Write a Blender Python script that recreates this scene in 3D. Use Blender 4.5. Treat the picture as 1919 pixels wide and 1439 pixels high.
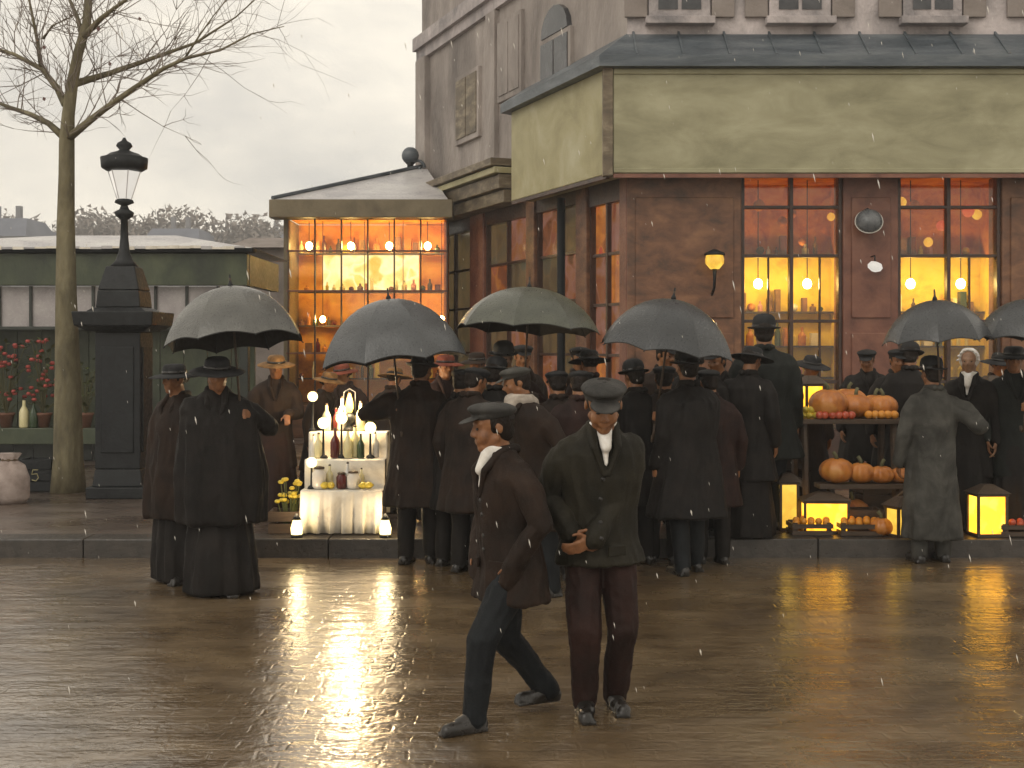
import bpy, math, random
from mathutils import Vector, Matrix, noise, Quaternion
random.seed(7)
PI = math.pi
SC = bpy.context.scene
for o in list(bpy.data.objects): bpy.data.objects.remove(o)
COL = SC.collection
V = Vector
# ------------------------------------------------------------------ camera, sky, sun, exposure
FPX, CX, HY, CAMZ = 2400.0, 959.5, 648.0, 1.73
cam = bpy.data.cameras.new('camera'); camo = bpy.data.objects.new('camera', cam); COL.objects.link(camo)
camo.location = (0, 0, CAMZ); camo.rotation_euler = (PI/2, 0, 0)
cam.sensor_width = 36; cam.lens = 36*FPX/1919; cam.shift_y = -(719.5-HY)/1919
cam.clip_end = 2000; SC.camera = camo
def P(px, py, Y): return V(((px-CX)/FPX*Y, Y, CAMZ-(py-HY)/FPX*Y))
def PX(px, Y): return (px-CX)/FPX*Y
def PZ(py, Y): return CAMZ-(py-HY)/FPX*Y

SUN_EL, SUN_AZ = math.radians(38), math.radians(215)     # high thin light behind the camera, to the left
world = bpy.data.worlds.new('World'); SC.world = world; world.use_nodes = True
nt = world.node_tree; nt.nodes.clear()
def nd(t, tree, **k):
    n = tree.nodes.new(t)
    for a, b in k.items(): setattr(n, a, b)
    return n
sky = nd('ShaderNodeTexSky', nt, sky_type='NISHITA', sun_disc=False, sun_elevation=SUN_EL, sun_rotation=SUN_AZ)
tc = nd('ShaderNodeTexCoord', nt); mp = nd('ShaderNodeMapping', nt); mp.inputs['Scale'].default_value = (1, 1, 2.2)
n1 = nd('ShaderNodeTexNoise', nt); n1.inputs['Scale'].default_value = 3.2; n1.inputs['Detail'].default_value = 7; n1.inputs['Roughness'].default_value = .62
rp = nd('ShaderNodeValToRGB', nt)
rp.color_ramp.elements[0].position = .30; rp.color_ramp.elements[0].color = (.46, .44, .405, 1)
rp.color_ramp.elements[1].position = .66; rp.color_ramp.elements[1].color = (.92, .835, .69, 1)
sc = nd('ShaderNodeMixRGB', nt, blend_type='MULTIPLY'); sc.inputs[0].default_value = 1; sc.inputs[2].default_value = (10, 10, 10, 1)
mx = nd('ShaderNodeMixRGB', nt); mx.inputs[0].default_value = .93
bg = nd('ShaderNodeBackground', nt); bg.inputs['Strength'].default_value = .1
wo = nd('ShaderNodeOutputWorld', nt)
L = nt.links.new
L(tc.outputs['Generated'], mp.inputs[0]); L(mp.outputs[0], n1.inputs['Vector']); L(n1.outputs['Fac'], rp.inputs[0])
L(rp.outputs[0], sc.inputs[1]); L(sky.outputs[0], mx.inputs[1]); L(sc.outputs[0], mx.inputs[2]); L(mx.outputs[0], bg.inputs[0]); L(bg.outputs[0], wo.inputs[0])
sun = bpy.data.lights.new('sun', 'SUN'); sun.energy = .5; sun.angle = math.radians(35); sun.color = (1, .95, .86)
suno = bpy.data.objects.new('sun', sun); COL.objects.link(suno)
sd = V((math.sin(SUN_AZ)*math.cos(SUN_EL), math.cos(SUN_AZ)*math.cos(SUN_EL), math.sin(SUN_EL)))
suno.rotation_euler = sd.to_track_quat('Z', 'Y').to_euler(); suno.location = sd*60
SC.view_settings.view_transform = 'Standard'; SC.view_settings.look = 'None'
SC.view_settings.exposure = .65; SC.view_settings.gamma = 1; SC.view_settings.use_curve_mapping = False
SC.render.resolution_x = 1024; SC.render.resolution_y = 768

# ------------------------------------------------------------------ materials
def mat(name, cols, scale=3.0, rough=.6, stretch=(1, 1, 1), bump=.25, bscale=30, detail=6, spec=.5, metal=0, coat=0, rvar=.12, ior=1.5, sheen=0, bdist=.01):
    m = bpy.data.materials.new(name); m.use_nodes = True; t = m.node_tree; b = t.nodes['Principled BSDF']; K = t.links.new
    tc = nd('ShaderNodeTexCoord', t); mp = nd('ShaderNodeMapping', t); mp.inputs['Scale'].default_value = stretch
    n = nd('ShaderNodeTexNoise', t); n.inputs['Scale'].default_value = scale; n.inputs['Detail'].default_value = detail; n.inputs['Roughness'].default_value = .62; n.inputs['Distortion'].default_value = .4
    r = nd('ShaderNodeValToRGB', t); e = r.color_ramp.elements
    k = len(cols)
    while len(e) < k: e.new(.5)
    for i, c in enumerate(cols):
        e[i].position = .30+.40*i/max(1, k-1); e[i].color = (*c, 1)
    K(tc.outputs['Object'], mp.inputs[0]); K(mp.outputs[0], n.inputs['Vector']); K(n.outputs['Fac'], r.inputs[0]); K(r.outputs[0], b.inputs['Base Color'])
    n2 = nd('ShaderNodeTexNoise', t); n2.inputs['Scale'].default_value = bscale; n2.inputs['Detail'].default_value = 4
    bp = nd('ShaderNodeBump', t); bp.inputs['Strength'].default_value = bump; bp.inputs['Distance'].default_value = bdist
    K(mp.outputs[0], n2.inputs['Vector']); K(n2.outputs['Fac'], bp.inputs['Height']); K(bp.outputs[0], b.inputs['Normal'])
    mr = nd('ShaderNodeMapRange', t); mr.inputs['From Min'].default_value = .3; mr.inputs['From Max'].default_value = .7
    mr.inputs['To Min'].default_value = max(.02, rough-rvar); mr.inputs['To Max'].default_value = min(1, rough+rvar)
    K(n2.outputs['Fac'], mr.inputs['Value']); K(mr.outputs[0], b.inputs['Roughness'])
    b.inputs['Specular IOR Level'].default_value = spec; b.inputs['Metallic'].default_value = metal; b.inputs['IOR'].default_value = ior
    b.inputs['Coat Weight'].default_value = coat; b.inputs['Coat Roughness'].default_value = .15; b.inputs['Sheen Weight'].default_value = sheen
    return m
def lit(name, cols, strength, scale=4.0, stretch=(1, 1, 1), cells=9.0, cmix=.5, rough=.15):
    """glass or paper lit from within: blotches of what stands behind it"""
    m = bpy.data.materials.new(name); m.use_nodes = True; t = m.node_tree; b = t.nodes['Principled BSDF']; K = t.links.new
    tc = nd('ShaderNodeTexCoord', t); mp = nd('ShaderNodeMapping', t); mp.inputs['Scale'].default_value = stretch
    n = nd('ShaderNodeTexNoise', t); n.inputs['Scale'].default_value = scale; n.inputs['Detail'].default_value = 4; n.inputs['Roughness'].default_value = .6; n.inputs['Distortion'].default_value = .8
    v = nd('ShaderNodeTexVoronoi', t); v.inputs['Scale'].default_value = cells; v.feature = 'SMOOTH_F1'; v.inputs['Smoothness'].default_value = .45
    a = nd('ShaderNodeMixRGB', t); a.inputs[0].default_value = .5
    K(tc.outputs['Object'], mp.inputs[0]); K(mp.outputs[0], n.inputs['Vector'])
    K(n.outputs['Color'], a.inputs[1]); K(mp.outputs[0], a.inputs[2]); a.inputs[0].default_value = .9
    K(a.outputs[0], v.inputs['Vector'])
    sep = nd('ShaderNodeSeparateColor', t); K(v.outputs['Color'], sep.inputs[0])
    mth = nd('ShaderNodeMix', t); mth.data_type = 'FLOAT'; mth.inputs[0].default_value = cmix
    K(n.outputs['Fac'], mth.inputs[2]); K(sep.outputs[0], mth.inputs[3])
    r = nd('ShaderNodeValToRGB', t); e = r.color_ramp.elements; k = len(cols)
    while len(e) < k: e.new(.5)
    for i, c in enumerate(cols): e[i].position = .2+.6*i/max(1, k-1); e[i].color = (*c, 1)
    K(mth.outputs[0], r.inputs[0]); K(r.outputs[0], b.inputs['Emission Color']); b.inputs['Emission Strength'].default_value = strength
    b.inputs['Base Color'].default_value = (.05, .03, .02, 1); b.inputs['Roughness'].default_value = rough
    return m
def road_mat(name, cols, rough, scale, coat, cior=1.45, crough=.17):
    m = mat(name, cols, scale=scale, rough=rough, stretch=(1, 1, 1), bump=.32, bscale=26, rvar=.1, spec=.75, detail=7)
    t = m.node_tree; K = t.links.new; b = t.nodes['Principled BSDF']
    # wetness: films of water and drier, coarser patches, long across the street
    tc = nd('ShaderNodeTexCoord', t); mp = nd('ShaderNodeMapping', t); mp.inputs['Scale'].default_value = (.45, 1.1, 1)
    n = nd('ShaderNodeTexNoise', t); n.inputs['Scale'].default_value = 1.3; n.inputs['Detail'].default_value = 7; n.inputs['Roughness'].default_value = .65
    mr = nd('ShaderNodeMapRange', t); mr.inputs['From Min'].default_value = .38; mr.inputs['From Max'].default_value = .64
    mr.inputs['To Min'].default_value = rough-.16; mr.inputs['To Max'].default_value = rough+.14
    K(tc.outputs['Object'], mp.inputs[0]); K(mp.outputs[0], n.inputs['Vector']); K(n.outputs['Fac'], mr.inputs['Value']); K(mr.outputs[0], b.inputs['Roughness'])
    # worn setts under the water: staggered low blocks, each a little tilted, plus ripples lying across the street
    mp2 = nd('ShaderNodeMapping', t); v = nd('ShaderNodeTexBrick', t); v.inputs['Scale'].default_value = 1.0; v.inputs['Brick Width'].default_value = .21; v.inputs['Row Height'].default_value = .125; v.inputs['Mortar Size'].default_value = .012; v.inputs['Mortar Smooth'].default_value = .9
    v.inputs['Color1'].default_value = (.75, .75, .75, 1); v.inputs['Color2'].default_value = (1, 1, 1, 1); v.inputs['Mortar'].default_value = (.25, .25, .25, 1)
    mp3 = nd('ShaderNodeMapping', t); mp3.inputs['Scale'].default_value = (2.6, 4.5, 1); n3 = nd('ShaderNodeTexNoise', t); n3.inputs['Scale'].default_value = 1.6; n3.inputs['Detail'].default_value = 6
    wv = nd('ShaderNodeVectorMath', t, operation='MULTIPLY_ADD'); wv.inputs[1].default_value = (.05, .05, 0); K(n3.outputs['Color'], wv.inputs[0])
    K(tc.outputs['Object'], mp2.inputs[0]); K(mp2.outputs[0], wv.inputs[2]); K(wv.outputs[0], v.inputs['Vector']); K(tc.outputs['Object'], mp3.inputs[0]); K(mp3.outputs[0], n3.inputs['Vector'])
    ad = nd('ShaderNodeMath', t, operation='MULTIPLY_ADD'); ad.inputs[1].default_value = .13; K(v.outputs['Color'], ad.inputs[0]); K(n3.outputs['Fac'], ad.inputs[2])
    bp2 = nd('ShaderNodeBump', t); bp2.inputs['Strength'].default_value = .4; bp2.inputs['Distance'].default_value = .024
    old = [k for k in t.nodes if k.type == 'BUMP' and k is not bp2][0]; K(ad.outputs[0], bp2.inputs['Height']); K(old.outputs[0], bp2.inputs['Normal']); K(bp2.outputs[0], b.inputs['Normal']); K(bp2.outputs[0], b.inputs['Coat Normal'])
    b.inputs['Coat Weight'].default_value = coat; b.inputs['Coat IOR'].default_value = cior; b.inputs['Coat Roughness'].default_value = crough
    return m
M = {}
M['road'] = road_mat('wet_road', [(.075, .047, .022), (.15, .10, .05), (.24, .17, .095)], .29, 1.6, 1.0, 1.85, .17)
M['pave'] = road_mat('wet_pavement', [(.045, .030, .022), (.075, .053, .04), (.12, .09, .068)], .34, 2.0, .35)
M['kerb'] = mat('kerb_stone', [(.022, .018, .015), (.055, .045, .037)], scale=7, rough=.38, bump=.4)
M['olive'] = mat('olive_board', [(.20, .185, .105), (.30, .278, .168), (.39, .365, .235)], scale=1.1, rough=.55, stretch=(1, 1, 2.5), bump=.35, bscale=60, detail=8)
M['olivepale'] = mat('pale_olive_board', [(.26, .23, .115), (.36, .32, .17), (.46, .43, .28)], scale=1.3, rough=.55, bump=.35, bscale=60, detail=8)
M['zinc'] = mat('zinc', [(.035, .045, .055), (.075, .09, .105), (.14, .155, .165)], scale=2.2, rough=.42, stretch=(.5, 1, 3), bump=.4, bscale=30, detail=9)
M['zincpale'] = mat('pale_zinc', [(.28, .27, .29), (.45, .43, .43), (.58, .57, .55)], scale=1.5, rough=.35, bump=.3)
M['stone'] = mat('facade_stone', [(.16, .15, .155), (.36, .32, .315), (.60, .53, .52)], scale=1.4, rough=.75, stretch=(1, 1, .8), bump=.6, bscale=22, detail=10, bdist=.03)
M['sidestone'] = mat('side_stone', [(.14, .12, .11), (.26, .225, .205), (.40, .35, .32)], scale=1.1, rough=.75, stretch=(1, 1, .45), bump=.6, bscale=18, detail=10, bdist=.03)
M['brown'] = mat('brown_shopfront', [(.055, .028, .016), (.15, .065, .032), (.24, .115, .055)], scale=3.2, rough=.45, stretch=(1, 1, 1.6), bump=.35, detail=8)
M['redbrown'] = mat('red_brown_paint', [(.09, .03, .02), (.17, .065, .04), (.23, .10, .06)], scale=3, rough=.45, bump=.3)
M['frame'] = mat('dark_frame', [(.025, .012, .008), (.07, .032, .02)], scale=6, rough=.4)
M['entab'] = mat('brown_entablature', [(.06, .045, .028), (.14, .105, .065), (.30, .25, .17)], scale=2.2, rough=.55, stretch=(1, 1, 3), bump=.5, detail=9)
M['pavfascia'] = mat('olive_brown_fascia', [(.10, .075, .04), (.16, .125, .07), (.20, .16, .095)], scale=2, rough=.5, bump=.3)
M['green'] = mat('green_paint', [(.020, .026, .016), (.042, .054, .028), (.075, .088, .045)], scale=2.5, rough=.45, stretch=(1, 1, .6), bump=.35, detail=9)
M['greendark'] = mat('dark_green_paint', [(.012, .016, .014), (.03, .036, .028)], scale=3, rough=.45)
M['lav'] = mat('sky_tinted_glass', [(.20, .18, .18), (.33, .30, .30), (.42, .39, .38)], scale=2, rough=.22, bump=.15)  # pale lavender base stands in for the sky mirrored in the kiosk panes
M['iron'] = mat('cast_iron', [(.006, .007, .008), (.016, .018, .020)], scale=6, rough=.5, bump=.4, spec=.28)
M['bark'] = mat('bark', [(.06, .05, .028), (.14, .118, .066), (.23, .20, .12)], scale=5, rough=.8, stretch=(1, 1, .4), bump=.8, bscale=22, detail=9, bdist=.02)
M['twig'] = mat('twig', [(.15, .12, .10), (.26, .22, .19)], scale=5, rough=.85)
M['leafred'] = mat('withered_leaf', [(.11, .05, .05), (.20, .11, .10)], scale=9, rough=.7)
M['leafgreen'] = mat('leaf_green', [(.030, .042, .012), (.07, .085, .022), (.11, .12, .035)], scale=9, rough=.5)
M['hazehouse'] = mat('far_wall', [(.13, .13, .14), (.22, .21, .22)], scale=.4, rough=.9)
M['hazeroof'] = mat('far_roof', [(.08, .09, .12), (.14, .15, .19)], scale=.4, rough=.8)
M['endwall'] = mat('grey_plaster', [(.15, .125, .11), (.23, .195, .175), (.28, .24, .22)], scale=1.6, rough=.8, bump=.5, detail=9)
M['glassdark'] = mat('dark_window', [(.02, .022, .026), (.07, .07, .075)], scale=3, rough=.12)
M['wood'] = mat('wood', [(.03, .018, .010), (.075, .045, .025)], scale=4, rough=.55, stretch=(1, 6, 6), bump=.4)
M['cloth'] = mat('white_cloth', [(.55, .50, .42), (.75, .70, .60), (.82, .78, .70)], scale=5, rough=.8, bump=.3)
M['skin'] = mat('skin', [(.13, .05, .018), (.22, .09, .034), (.28, .13, .055)], scale=16, rough=.5, bump=.1, bscale=80, detail=4)
M['skinpale'] = mat('skin_pale', [(.20, .10, .055), (.32, .18, .10)], scale=16, rough=.5, bump=.1, bscale=80)
M['eye'] = mat('eye', [(.015, .010, .008), (.03, .02, .015)], scale=9, rough=.15)
M['hair'] = mat('hair', [(.006, .004, .003), (.018, .011, .007)], scale=30, rough=.6, bump=.8, bscale=90, spec=.2)
def cloth(n, a, b, rough=.72, sc=5): M[n] = mat(n, [a, b, tuple(min(1, x*1.7) for x in b)], scale=sc, rough=rough, bump=.45, bscale=140, detail=5, spec=.22, bdist=.004)
cloth('coatblack', (.003, .0022, .002), (.008, .006, .005))
cloth('coatblue', (.003, .0035, .005), (.007, .0085, .010))
cloth('coatbrown', (.006, .0034, .002), (.016, .0085, .005))
cloth('coatolive', (.006, .0055, .003), (.016, .0135, .008))
cloth('coatmaroon', (.008, .003, .002), (.018, .007, .005))
cloth('coatgrey', (.022, .021, .018), (.05, .048, .042))
cloth('coatgreen', (.003, .004, .0035), (.008, .0095, .008))
cloth('capgrey', (.018, .018, .017), (.042, .040, .037))
cloth('hatblack', (.008, .008, .009), (.02, .02, .021))
cloth('straw', (.09, .045, .016), (.18, .095, .034), sc=14)
cloth('redfelt', (.09, .02, .012), (.16, .04, .022))
cloth('linen', (.5, .46, .42), (.7, .66, .6))
cloth('scarfgrey', (.20, .17, .14), (.38, .33, .28))
M['leather'] = mat('wet_leather', [(.008, .007, .006), (.022, .018, .015)], scale=9, rough=.32)
def umat(n, a, b): M[n] = mat(n, [a, b], scale=4, rough=.34, bump=.35, bscale=60, spec=.6, detail=7, coat=.15)
umat('umbblack', (.014, .016, .018), (.034, .038, .042))
umat('umbgrey', (.030, .033, .036), (.07, .075, .08))
umat('umbolive', (.034, .038, .027), (.08, .085, .06))
umat('umbpale', (.05, .05, .046), (.12, .118, .105))
M['lining'] = mat('umbrella_lining', [(.008, .007, .006), (.016, .013, .011)], scale=5, rough=.8)
M['orange'] = mat('pumpkin_skin', [(.26, .075, .012), (.46, .16, .025), (.55, .25, .06)], scale=6, rough=.4)
M['stalk'] = mat('stalk', [(.06, .06, .02), (.12, .11, .05)], scale=9, rough=.7)
M['lemon'] = mat('lemon_skin', [(.5, .36, .03), (.66, .52, .06)], scale=12, rough=.4)
M['cabbage'] = mat('cabbage', [(.10, .13, .04), (.28, .30, .14)], scale=8, rough=.55)
M['basket'] = mat('wicker', [(.05, .03, .014), (.12, .07, .03)], scale=30, rough=.7, bump=.8)
M['redglass'] = mat('red_bottle', [(.06, .008, .008), (.12, .015, .012)], scale=5, rough=.12)
M['paleglass'] = mat('pale_bottle', [(.62, .55, .28), (.75, .68, .42)], scale=5, rough=.15)
M['whitejar'] = mat('white_jar', [(.62, .58, .52), (.75, .72, .66)], scale=5, rough=.2)
M['greenglass'] = mat('green_bottle', [(.02, .04, .02), (.05, .08, .03)], scale=5, rough=.12)
M['redflower'] = mat('red_flower', [(.25, .03, .025), (.45, .09, .07)], scale=12, rough=.6)
M['pinkflower'] = mat('pink_flower', [(.45, .17, .17), (.65, .34, .33)], scale=12, rough=.6)
M['greyshade'] = mat('grey_enamel', [(.06, .065, .07), (.16, .165, .17)], scale=5, rough=.3)
M['terracotta'] = mat('terracotta', [(.12, .05, .03), (.2, .09, .05)], scale=8, rough=.7)
# things that give off light
M['p_top'] = lit('lit_pane_top', [(.06, .018, .008), (.26, .065, .015), (.30, .045, .022), (.50, .20, .03)], .42, 3, cells=4)
M['p_mid'] = lit('lit_pane_middle', [(.12, .03, .01), (.36, .10, .016), (.52, .18, .025), (.42, .05, .03)], .46, 4, cells=6)
M['p_low'] = lit('lit_pane_low', [(.55, .22, .015), (.95, .50, .02), (1.0, .60, .03), (.80, .42, .06)], .78, 4, stretch=(1, 1, .6), cells=6)
M['p_bot'] = lit('lit_pane_bottom', [(.45, .22, .16), (.62, .42, .38), (.72, .45, .20), (.60, .15, .13)], .46, 5, cells=7)
M['p_side'] = lit('lit_pane_side', [(.05, .02, .012), (.24, .07, .022), (.34, .15, .11), (.30, .10, .02), (.24, .05, .035)], .34, 3, cells=4)
M['p_dim'] = lit('lit_pane_dim', [(.035, .022, .012), (.085, .06, .025), (.13, .08, .03), (.05, .055, .035)], .4, 3, cells=4)
M['b_orange'] = lit('lit_pavilion_orange', [(.38, .11, .012), (.62, .21, .015), (.75, .33, .03), (.55, .14, .03)], .62, 2.5, cells=4)
M['b_bright'] = lit('lit_pavilion_bright', [(.85, .45, .06), (1, .80, .30), (1, .88, .55), (.9, .62, .10)], .95, 3.0, cells=5)
M['b_red'] = lit('lit_pavilion_red', [(.07, .02, .01), (.24, .06, .015), (.38, .13, .02), (.22, .035, .035)], .42, 2.5, cells=4)
M['globe'] = lit('lamp_globe', [(1, .72, .25), (1, .82, .38)], 2.4, 3)
M['flame'] = lit('lamp_flame', [(1, .50, .06), (1, .62, .12)], 4, 3)
M['paper'] = lit('lit_paper', [(.70, .24, .012), (.95, .42, .02), (1, .56, .06)], 1.9, 7, cells=11, rough=.6)
M['paper2'] = lit('lit_paper_dim', [(.45, .22, .02), (.75, .45, .05), (.9, .5, .08)], 1.0, 6, cells=8, rough=.6)
M['paleglow'] = lit('pale_glow_glass', [(.95, .9, .8), (1, .95, .86)], .48, 3)

# ------------------------------------------------------------------ geometry helpers
class Geo:
    def __init__(s): s.v = []; s.f = []
    def add(s, vs, fs):
        k = len(s.v); s.v += [tuple(v) for v in vs]; s.f += [tuple(i+k for i in f) for f in fs]; return s
    def box(s, c, d, R=None):
        c = V(c); d = V(d)/2
        vs = [V((x*d.x, y*d.y, z*d.z)) for x in (-1, 1) for y in (-1, 1) for z in (-1, 1)]
        if R: vs = [R @ v for v in vs]
        return s.add([c+v for v in vs], [(0, 1, 3, 2), (4, 6, 7, 5), (0, 4, 5, 1), (2, 3, 7, 6), (0, 2, 6, 4), (1, 5, 7, 3)])
    def hexa(s, p):   # 8 points: bottom 4 ccw, top 4 ccw
        return s.add(p, [(3, 2, 1, 0), (4, 5, 6, 7), (0, 1, 5, 4), (1, 2, 6, 5), (2, 3, 7, 6), (3, 0, 4, 7)])
    def rings(s, rs, cap=True):
        n = len(rs[0]); vs = [v for r in rs for v in r]; fs = []
        for i in range(len(rs)-1):
            for j in range(n):
                k = (j+1) % n; fs.append((i*n+j, i*n+k, (i+1)*n+k, (i+1)*n+j))
        if cap: fs.append(tuple(reversed(range(n)))); fs.append(tuple((len(rs)-1)*n+j for j in range(n)))
        return s.add(vs, fs)
    def lathe(s, prof, c=(0, 0, 0), n=20, R=None, lobes=0, amp=0):
        rs = []
        for r, z in prof:
            rr = []
            for j in range(n):
                a = 2*PI*j/n; k = r*(1-amp*abs(math.sin(lobes*a/2))**.7 if 0 else 1-amp*(1-abs(math.cos(lobes*a/2)))) if lobes else r
                p = V((k*math.cos(a), k*math.sin(a), z))
                if R: p = R @ p
                rr.append(V(c)+p)
            rs.append(rr)
        return s.rings(rs)
    def ell(s, c, r, R=None, n=12, m=8):
        rs = []
        for i in range(1, m):
            t = PI*i/m; rr = []
            for j in range(n):
                a = 2*PI*j/n; p = V((r[0]*math.sin(t)*math.cos(a), r[1]*math.sin(t)*math.sin(a), -r[2]*math.cos(t)))
                if R: p = R @ p
                rr.append(V(c)+p)
            rs.append(rr)
        return s.rings(rs)
    def cap(s, a, ra, b, rb, n=10):   # tapered capsule
        a = V(a); b = V(b); d = b-a
        if d.length < 1e-5: return s.ell(a, (ra, ra, ra))
        q = d.to_track_quat('Z', 'Y'); L = d.length; pr = []
        for t in (-75, -45, -15): pr.append((ra*math.cos(math.radians(t)), ra*math.sin(math.radians(t))))
        pr.append((ra, 0)); pr.append((rb, L))
        for t in (15, 45, 75): pr.append((rb*math.cos(math.radians(t)), L+rb*math.sin(math.radians(t))))
        return s.lathe(pr, a, n, q.to_matrix())
    def loft(s, rs, n=20, folds=0, ph=0):   # (center, rx, ry, foldamp)
        out = []
        for c, rx, ry, am in rs:
            out.append([V(c)+V((rx*math.cos(2*PI*j/n), ry*math.sin(2*PI*j/n), 0))*(1+am*math.cos(folds*2*PI*j/n+ph+2*noise.noise(V((j*.37, ph, 0))))) for j in range(n)])
        return s.rings(out)
    def tube(s, pts, rad, n=8):
        pts = [V(p) for p in pts]; rs = []; ref = V((0, 1, 0))
        for i, p in enumerate(pts):
            d = (pts[min(i+1, len(pts)-1)]-pts[max(i-1, 0)]).normalized()
            x = d.cross(ref)
            if x.length < 1e-3: x = d.cross(V((1, 0, 0)))
            x.normalize(); y = d.cross(x); r = rad[i] if isinstance(rad, (list, tuple)) else rad
            rs.append([p+(x*math.cos(2*PI*j/n)+y*math.sin(2*PI*j/n))*r for j in range(n)])
        return s.rings(rs)
    def mesh(s, name, smooth=False):
        m = bpy.data.meshes.new(name); m.from_pydata(s.v, [], s.f); m.validate(); m.update()
        if smooth: m.shade_smooth()
        return m
def link(name, me, mt=None, parent=None):
    o = bpy.data.objects.new(name, me); COL.objects.link(o)
    if parent: o.parent = parent
    if mt and me and not me.materials: me.materials.append(M[mt] if isinstance(mt, str) else mt)
    return o
def part(name, g, mt, parent=None, smooth=False, bevel=0):
    o = link(name, g.mesh(name, smooth), mt, parent)
    if bevel:
        b = o.modifiers.new('bevel', 'BEVEL'); b.width = bevel; b.segments = 2; b.limit_method = 'ANGLE'
    return o
def tag(o, label, cat, group=None):
    o['label'] = label; o['category'] = cat
    if group: o['group'] = group
    return o
def thing(name, label, cat, loc=(0, 0, 0), rz=0, group=None):
    o = bpy.data.objects.new(name, None); COL.objects.link(o); o.location = loc; o.rotation_euler = (0, 0, rz); o.empty_display_size = .1
    return tag(o, label, cat, group)
def struct(o): o['kind'] = 'structure'; return o
def remesh(g, vox, it=4, fold=0, fs=9.0, seed=0, zs=.35):
    me = g.mesh('tmp'); o = bpy.data.objects.new('tmp', me); COL.objects.link(o)
    r = o.modifiers.new('r', 'REMESH'); r.mode = 'VOXEL'; r.voxel_size = vox; r.use_smooth_shade = True
    if it: k = o.modifiers.new('s', 'SMOOTH'); k.iterations = it; k.factor = .5
    dg = bpy.context.evaluated_depsgraph_get(); ev = o.evaluated_get(dg)
    out = bpy.data.meshes.new_from_object(ev); bpy.data.objects.remove(o); bpy.data.meshes.remove(me)
    out.materials.clear()
    if fold:
        nr = [v.normal.copy() for v in out.vertices]
        for v, n in zip(out.vertices, nr):
            p = V((v.co.x*fs+seed*3.1, v.co.y*fs-seed, v.co.z*fs*zs+seed*1.7+2.2*v.co.x))
            v.co += n*(fold*(noise.noise(p)+.7*(.5-abs(noise.noise(p*1.9+V((7, 3, 1)))))+.3*noise.noise(p*4.1)))
    out.shade_smooth(); return out

# ------------------------------------------------------------------ the setting: street, pavement, kerb
g = Geo(); g.add([(-120, -25, 0), (120, -25, 0), (120, 245, 0), (-120, 245, 0)], [(0, 1, 2, 3)])
struct(part('street', g, 'road'))
KY = 10.45; PH = .15
g = Geo(); g.box((0, (KY+.3+75)/2, PH/2-.2), (70, 75-KY-.3, PH+.4))
pav = struct(part('pavement', g, 'pave'))
g = Geo(); g.box((0, 0, 0), (.993, .3, PH+.2)); kme = part('kerb_stone', g, 'kerb', pav, bevel=.012)
kme.location = (-9, KY+.152, PH/2-.097)
random.seed(3)
for i in range(1, 19):
    k = kme.copy(); COL.objects.link(k); k.parent = pav
    k.location = (-9+i, KY+.152+random.uniform(-.006, .006), PH/2-.097+random.uniform(-.004, .004)); k.rotation_euler.z = random.uniform(-.004, .004)
# ------------------------------------------------------------------ corner building with the cafe front
DS = V((-.3698, .9291, 0)); NS = V((-.9291, -.3698, 0))        # side wall: direction and outward normal
W0 = V((1.53, 17.0, 0)); F0 = V((1.245, 16.6, 0))
RT = 9.5                                                        # right end of the front
bld = thing('corner_building', 'tall grey stone corner building with olive fascia above lit orange shop windows', 'building', W0)
bld_off = -W0
def bpart(name, g, mt, parent=None, **k):
    par = parent or bld
    o = part(name, g, mt, par, **k)
    o.location = bld_off if par is bld else (0, 0, 0)
    return o
def sidept(t, z, off=0): p = W0+DS*t+NS*off; return V((p.x, p.y, z))
SL = 8.95
TOPZ = 17
# upper walls (one shell): front and side
g = Geo(); a = W0; e = W0+DS*SL
g.hexa([V((a.x, a.y, 4.3)), V((RT, a.y, 4.3)), V((RT, a.y+9, 4.3)), V((e.x, e.y, 4.3)), V((a.x, a.y, TOPZ)), V((RT, a.y, TOPZ)), V((RT, a.y+9, TOPZ)), V((e.x, e.y, TOPZ))])
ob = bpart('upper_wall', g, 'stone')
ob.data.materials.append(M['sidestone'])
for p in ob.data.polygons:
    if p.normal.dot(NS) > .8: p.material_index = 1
# string course round the building
g = Geo(); z0 = 7.55
def band(g, z0, z1, off, t1=SL+.12, off0=-.05):
    # front run
    c_o = W0+NS*off; k = (W0.y-off-c_o.y)/DS.y; cx = (c_o+DS*k)
    c_i = W0+NS*off0; k2 = (W0.y-off0-c_i.y)/DS.y; ci = (c_i+DS*k2)
    g.hexa([V((cx.x, cx.y, z0)), V((RT, cx.y, z0)), V((RT, ci.y, z0)), V((ci.x, ci.y, z0)), V((cx.x, cx.y, z1)), V((RT, cx.y, z1)), V((RT, ci.y, z1)), V((ci.x, ci.y, z1))])
    eo = W0+DS*t1+NS*off; ei = W0+DS*t1+NS*off0
    g.hexa([V((cx.x, cx.y, z0)), V((ci.x, ci.y, z0)), V((ei.x, ei.y, z0)), V((eo.x, eo.y, z0)), V((cx.x, cx.y, z1)), V((ci.x, ci.y, z1)), V((ei.x, ei.y, z1)), V((eo.x, eo.y, z1))])
band(g, 7.55, 7.8, .16); bpart('string_course', g, 'stone')
g = Geo(); band(g, 7.35, 7.55, .08); bpart('string_course', g, 'stone')
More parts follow.
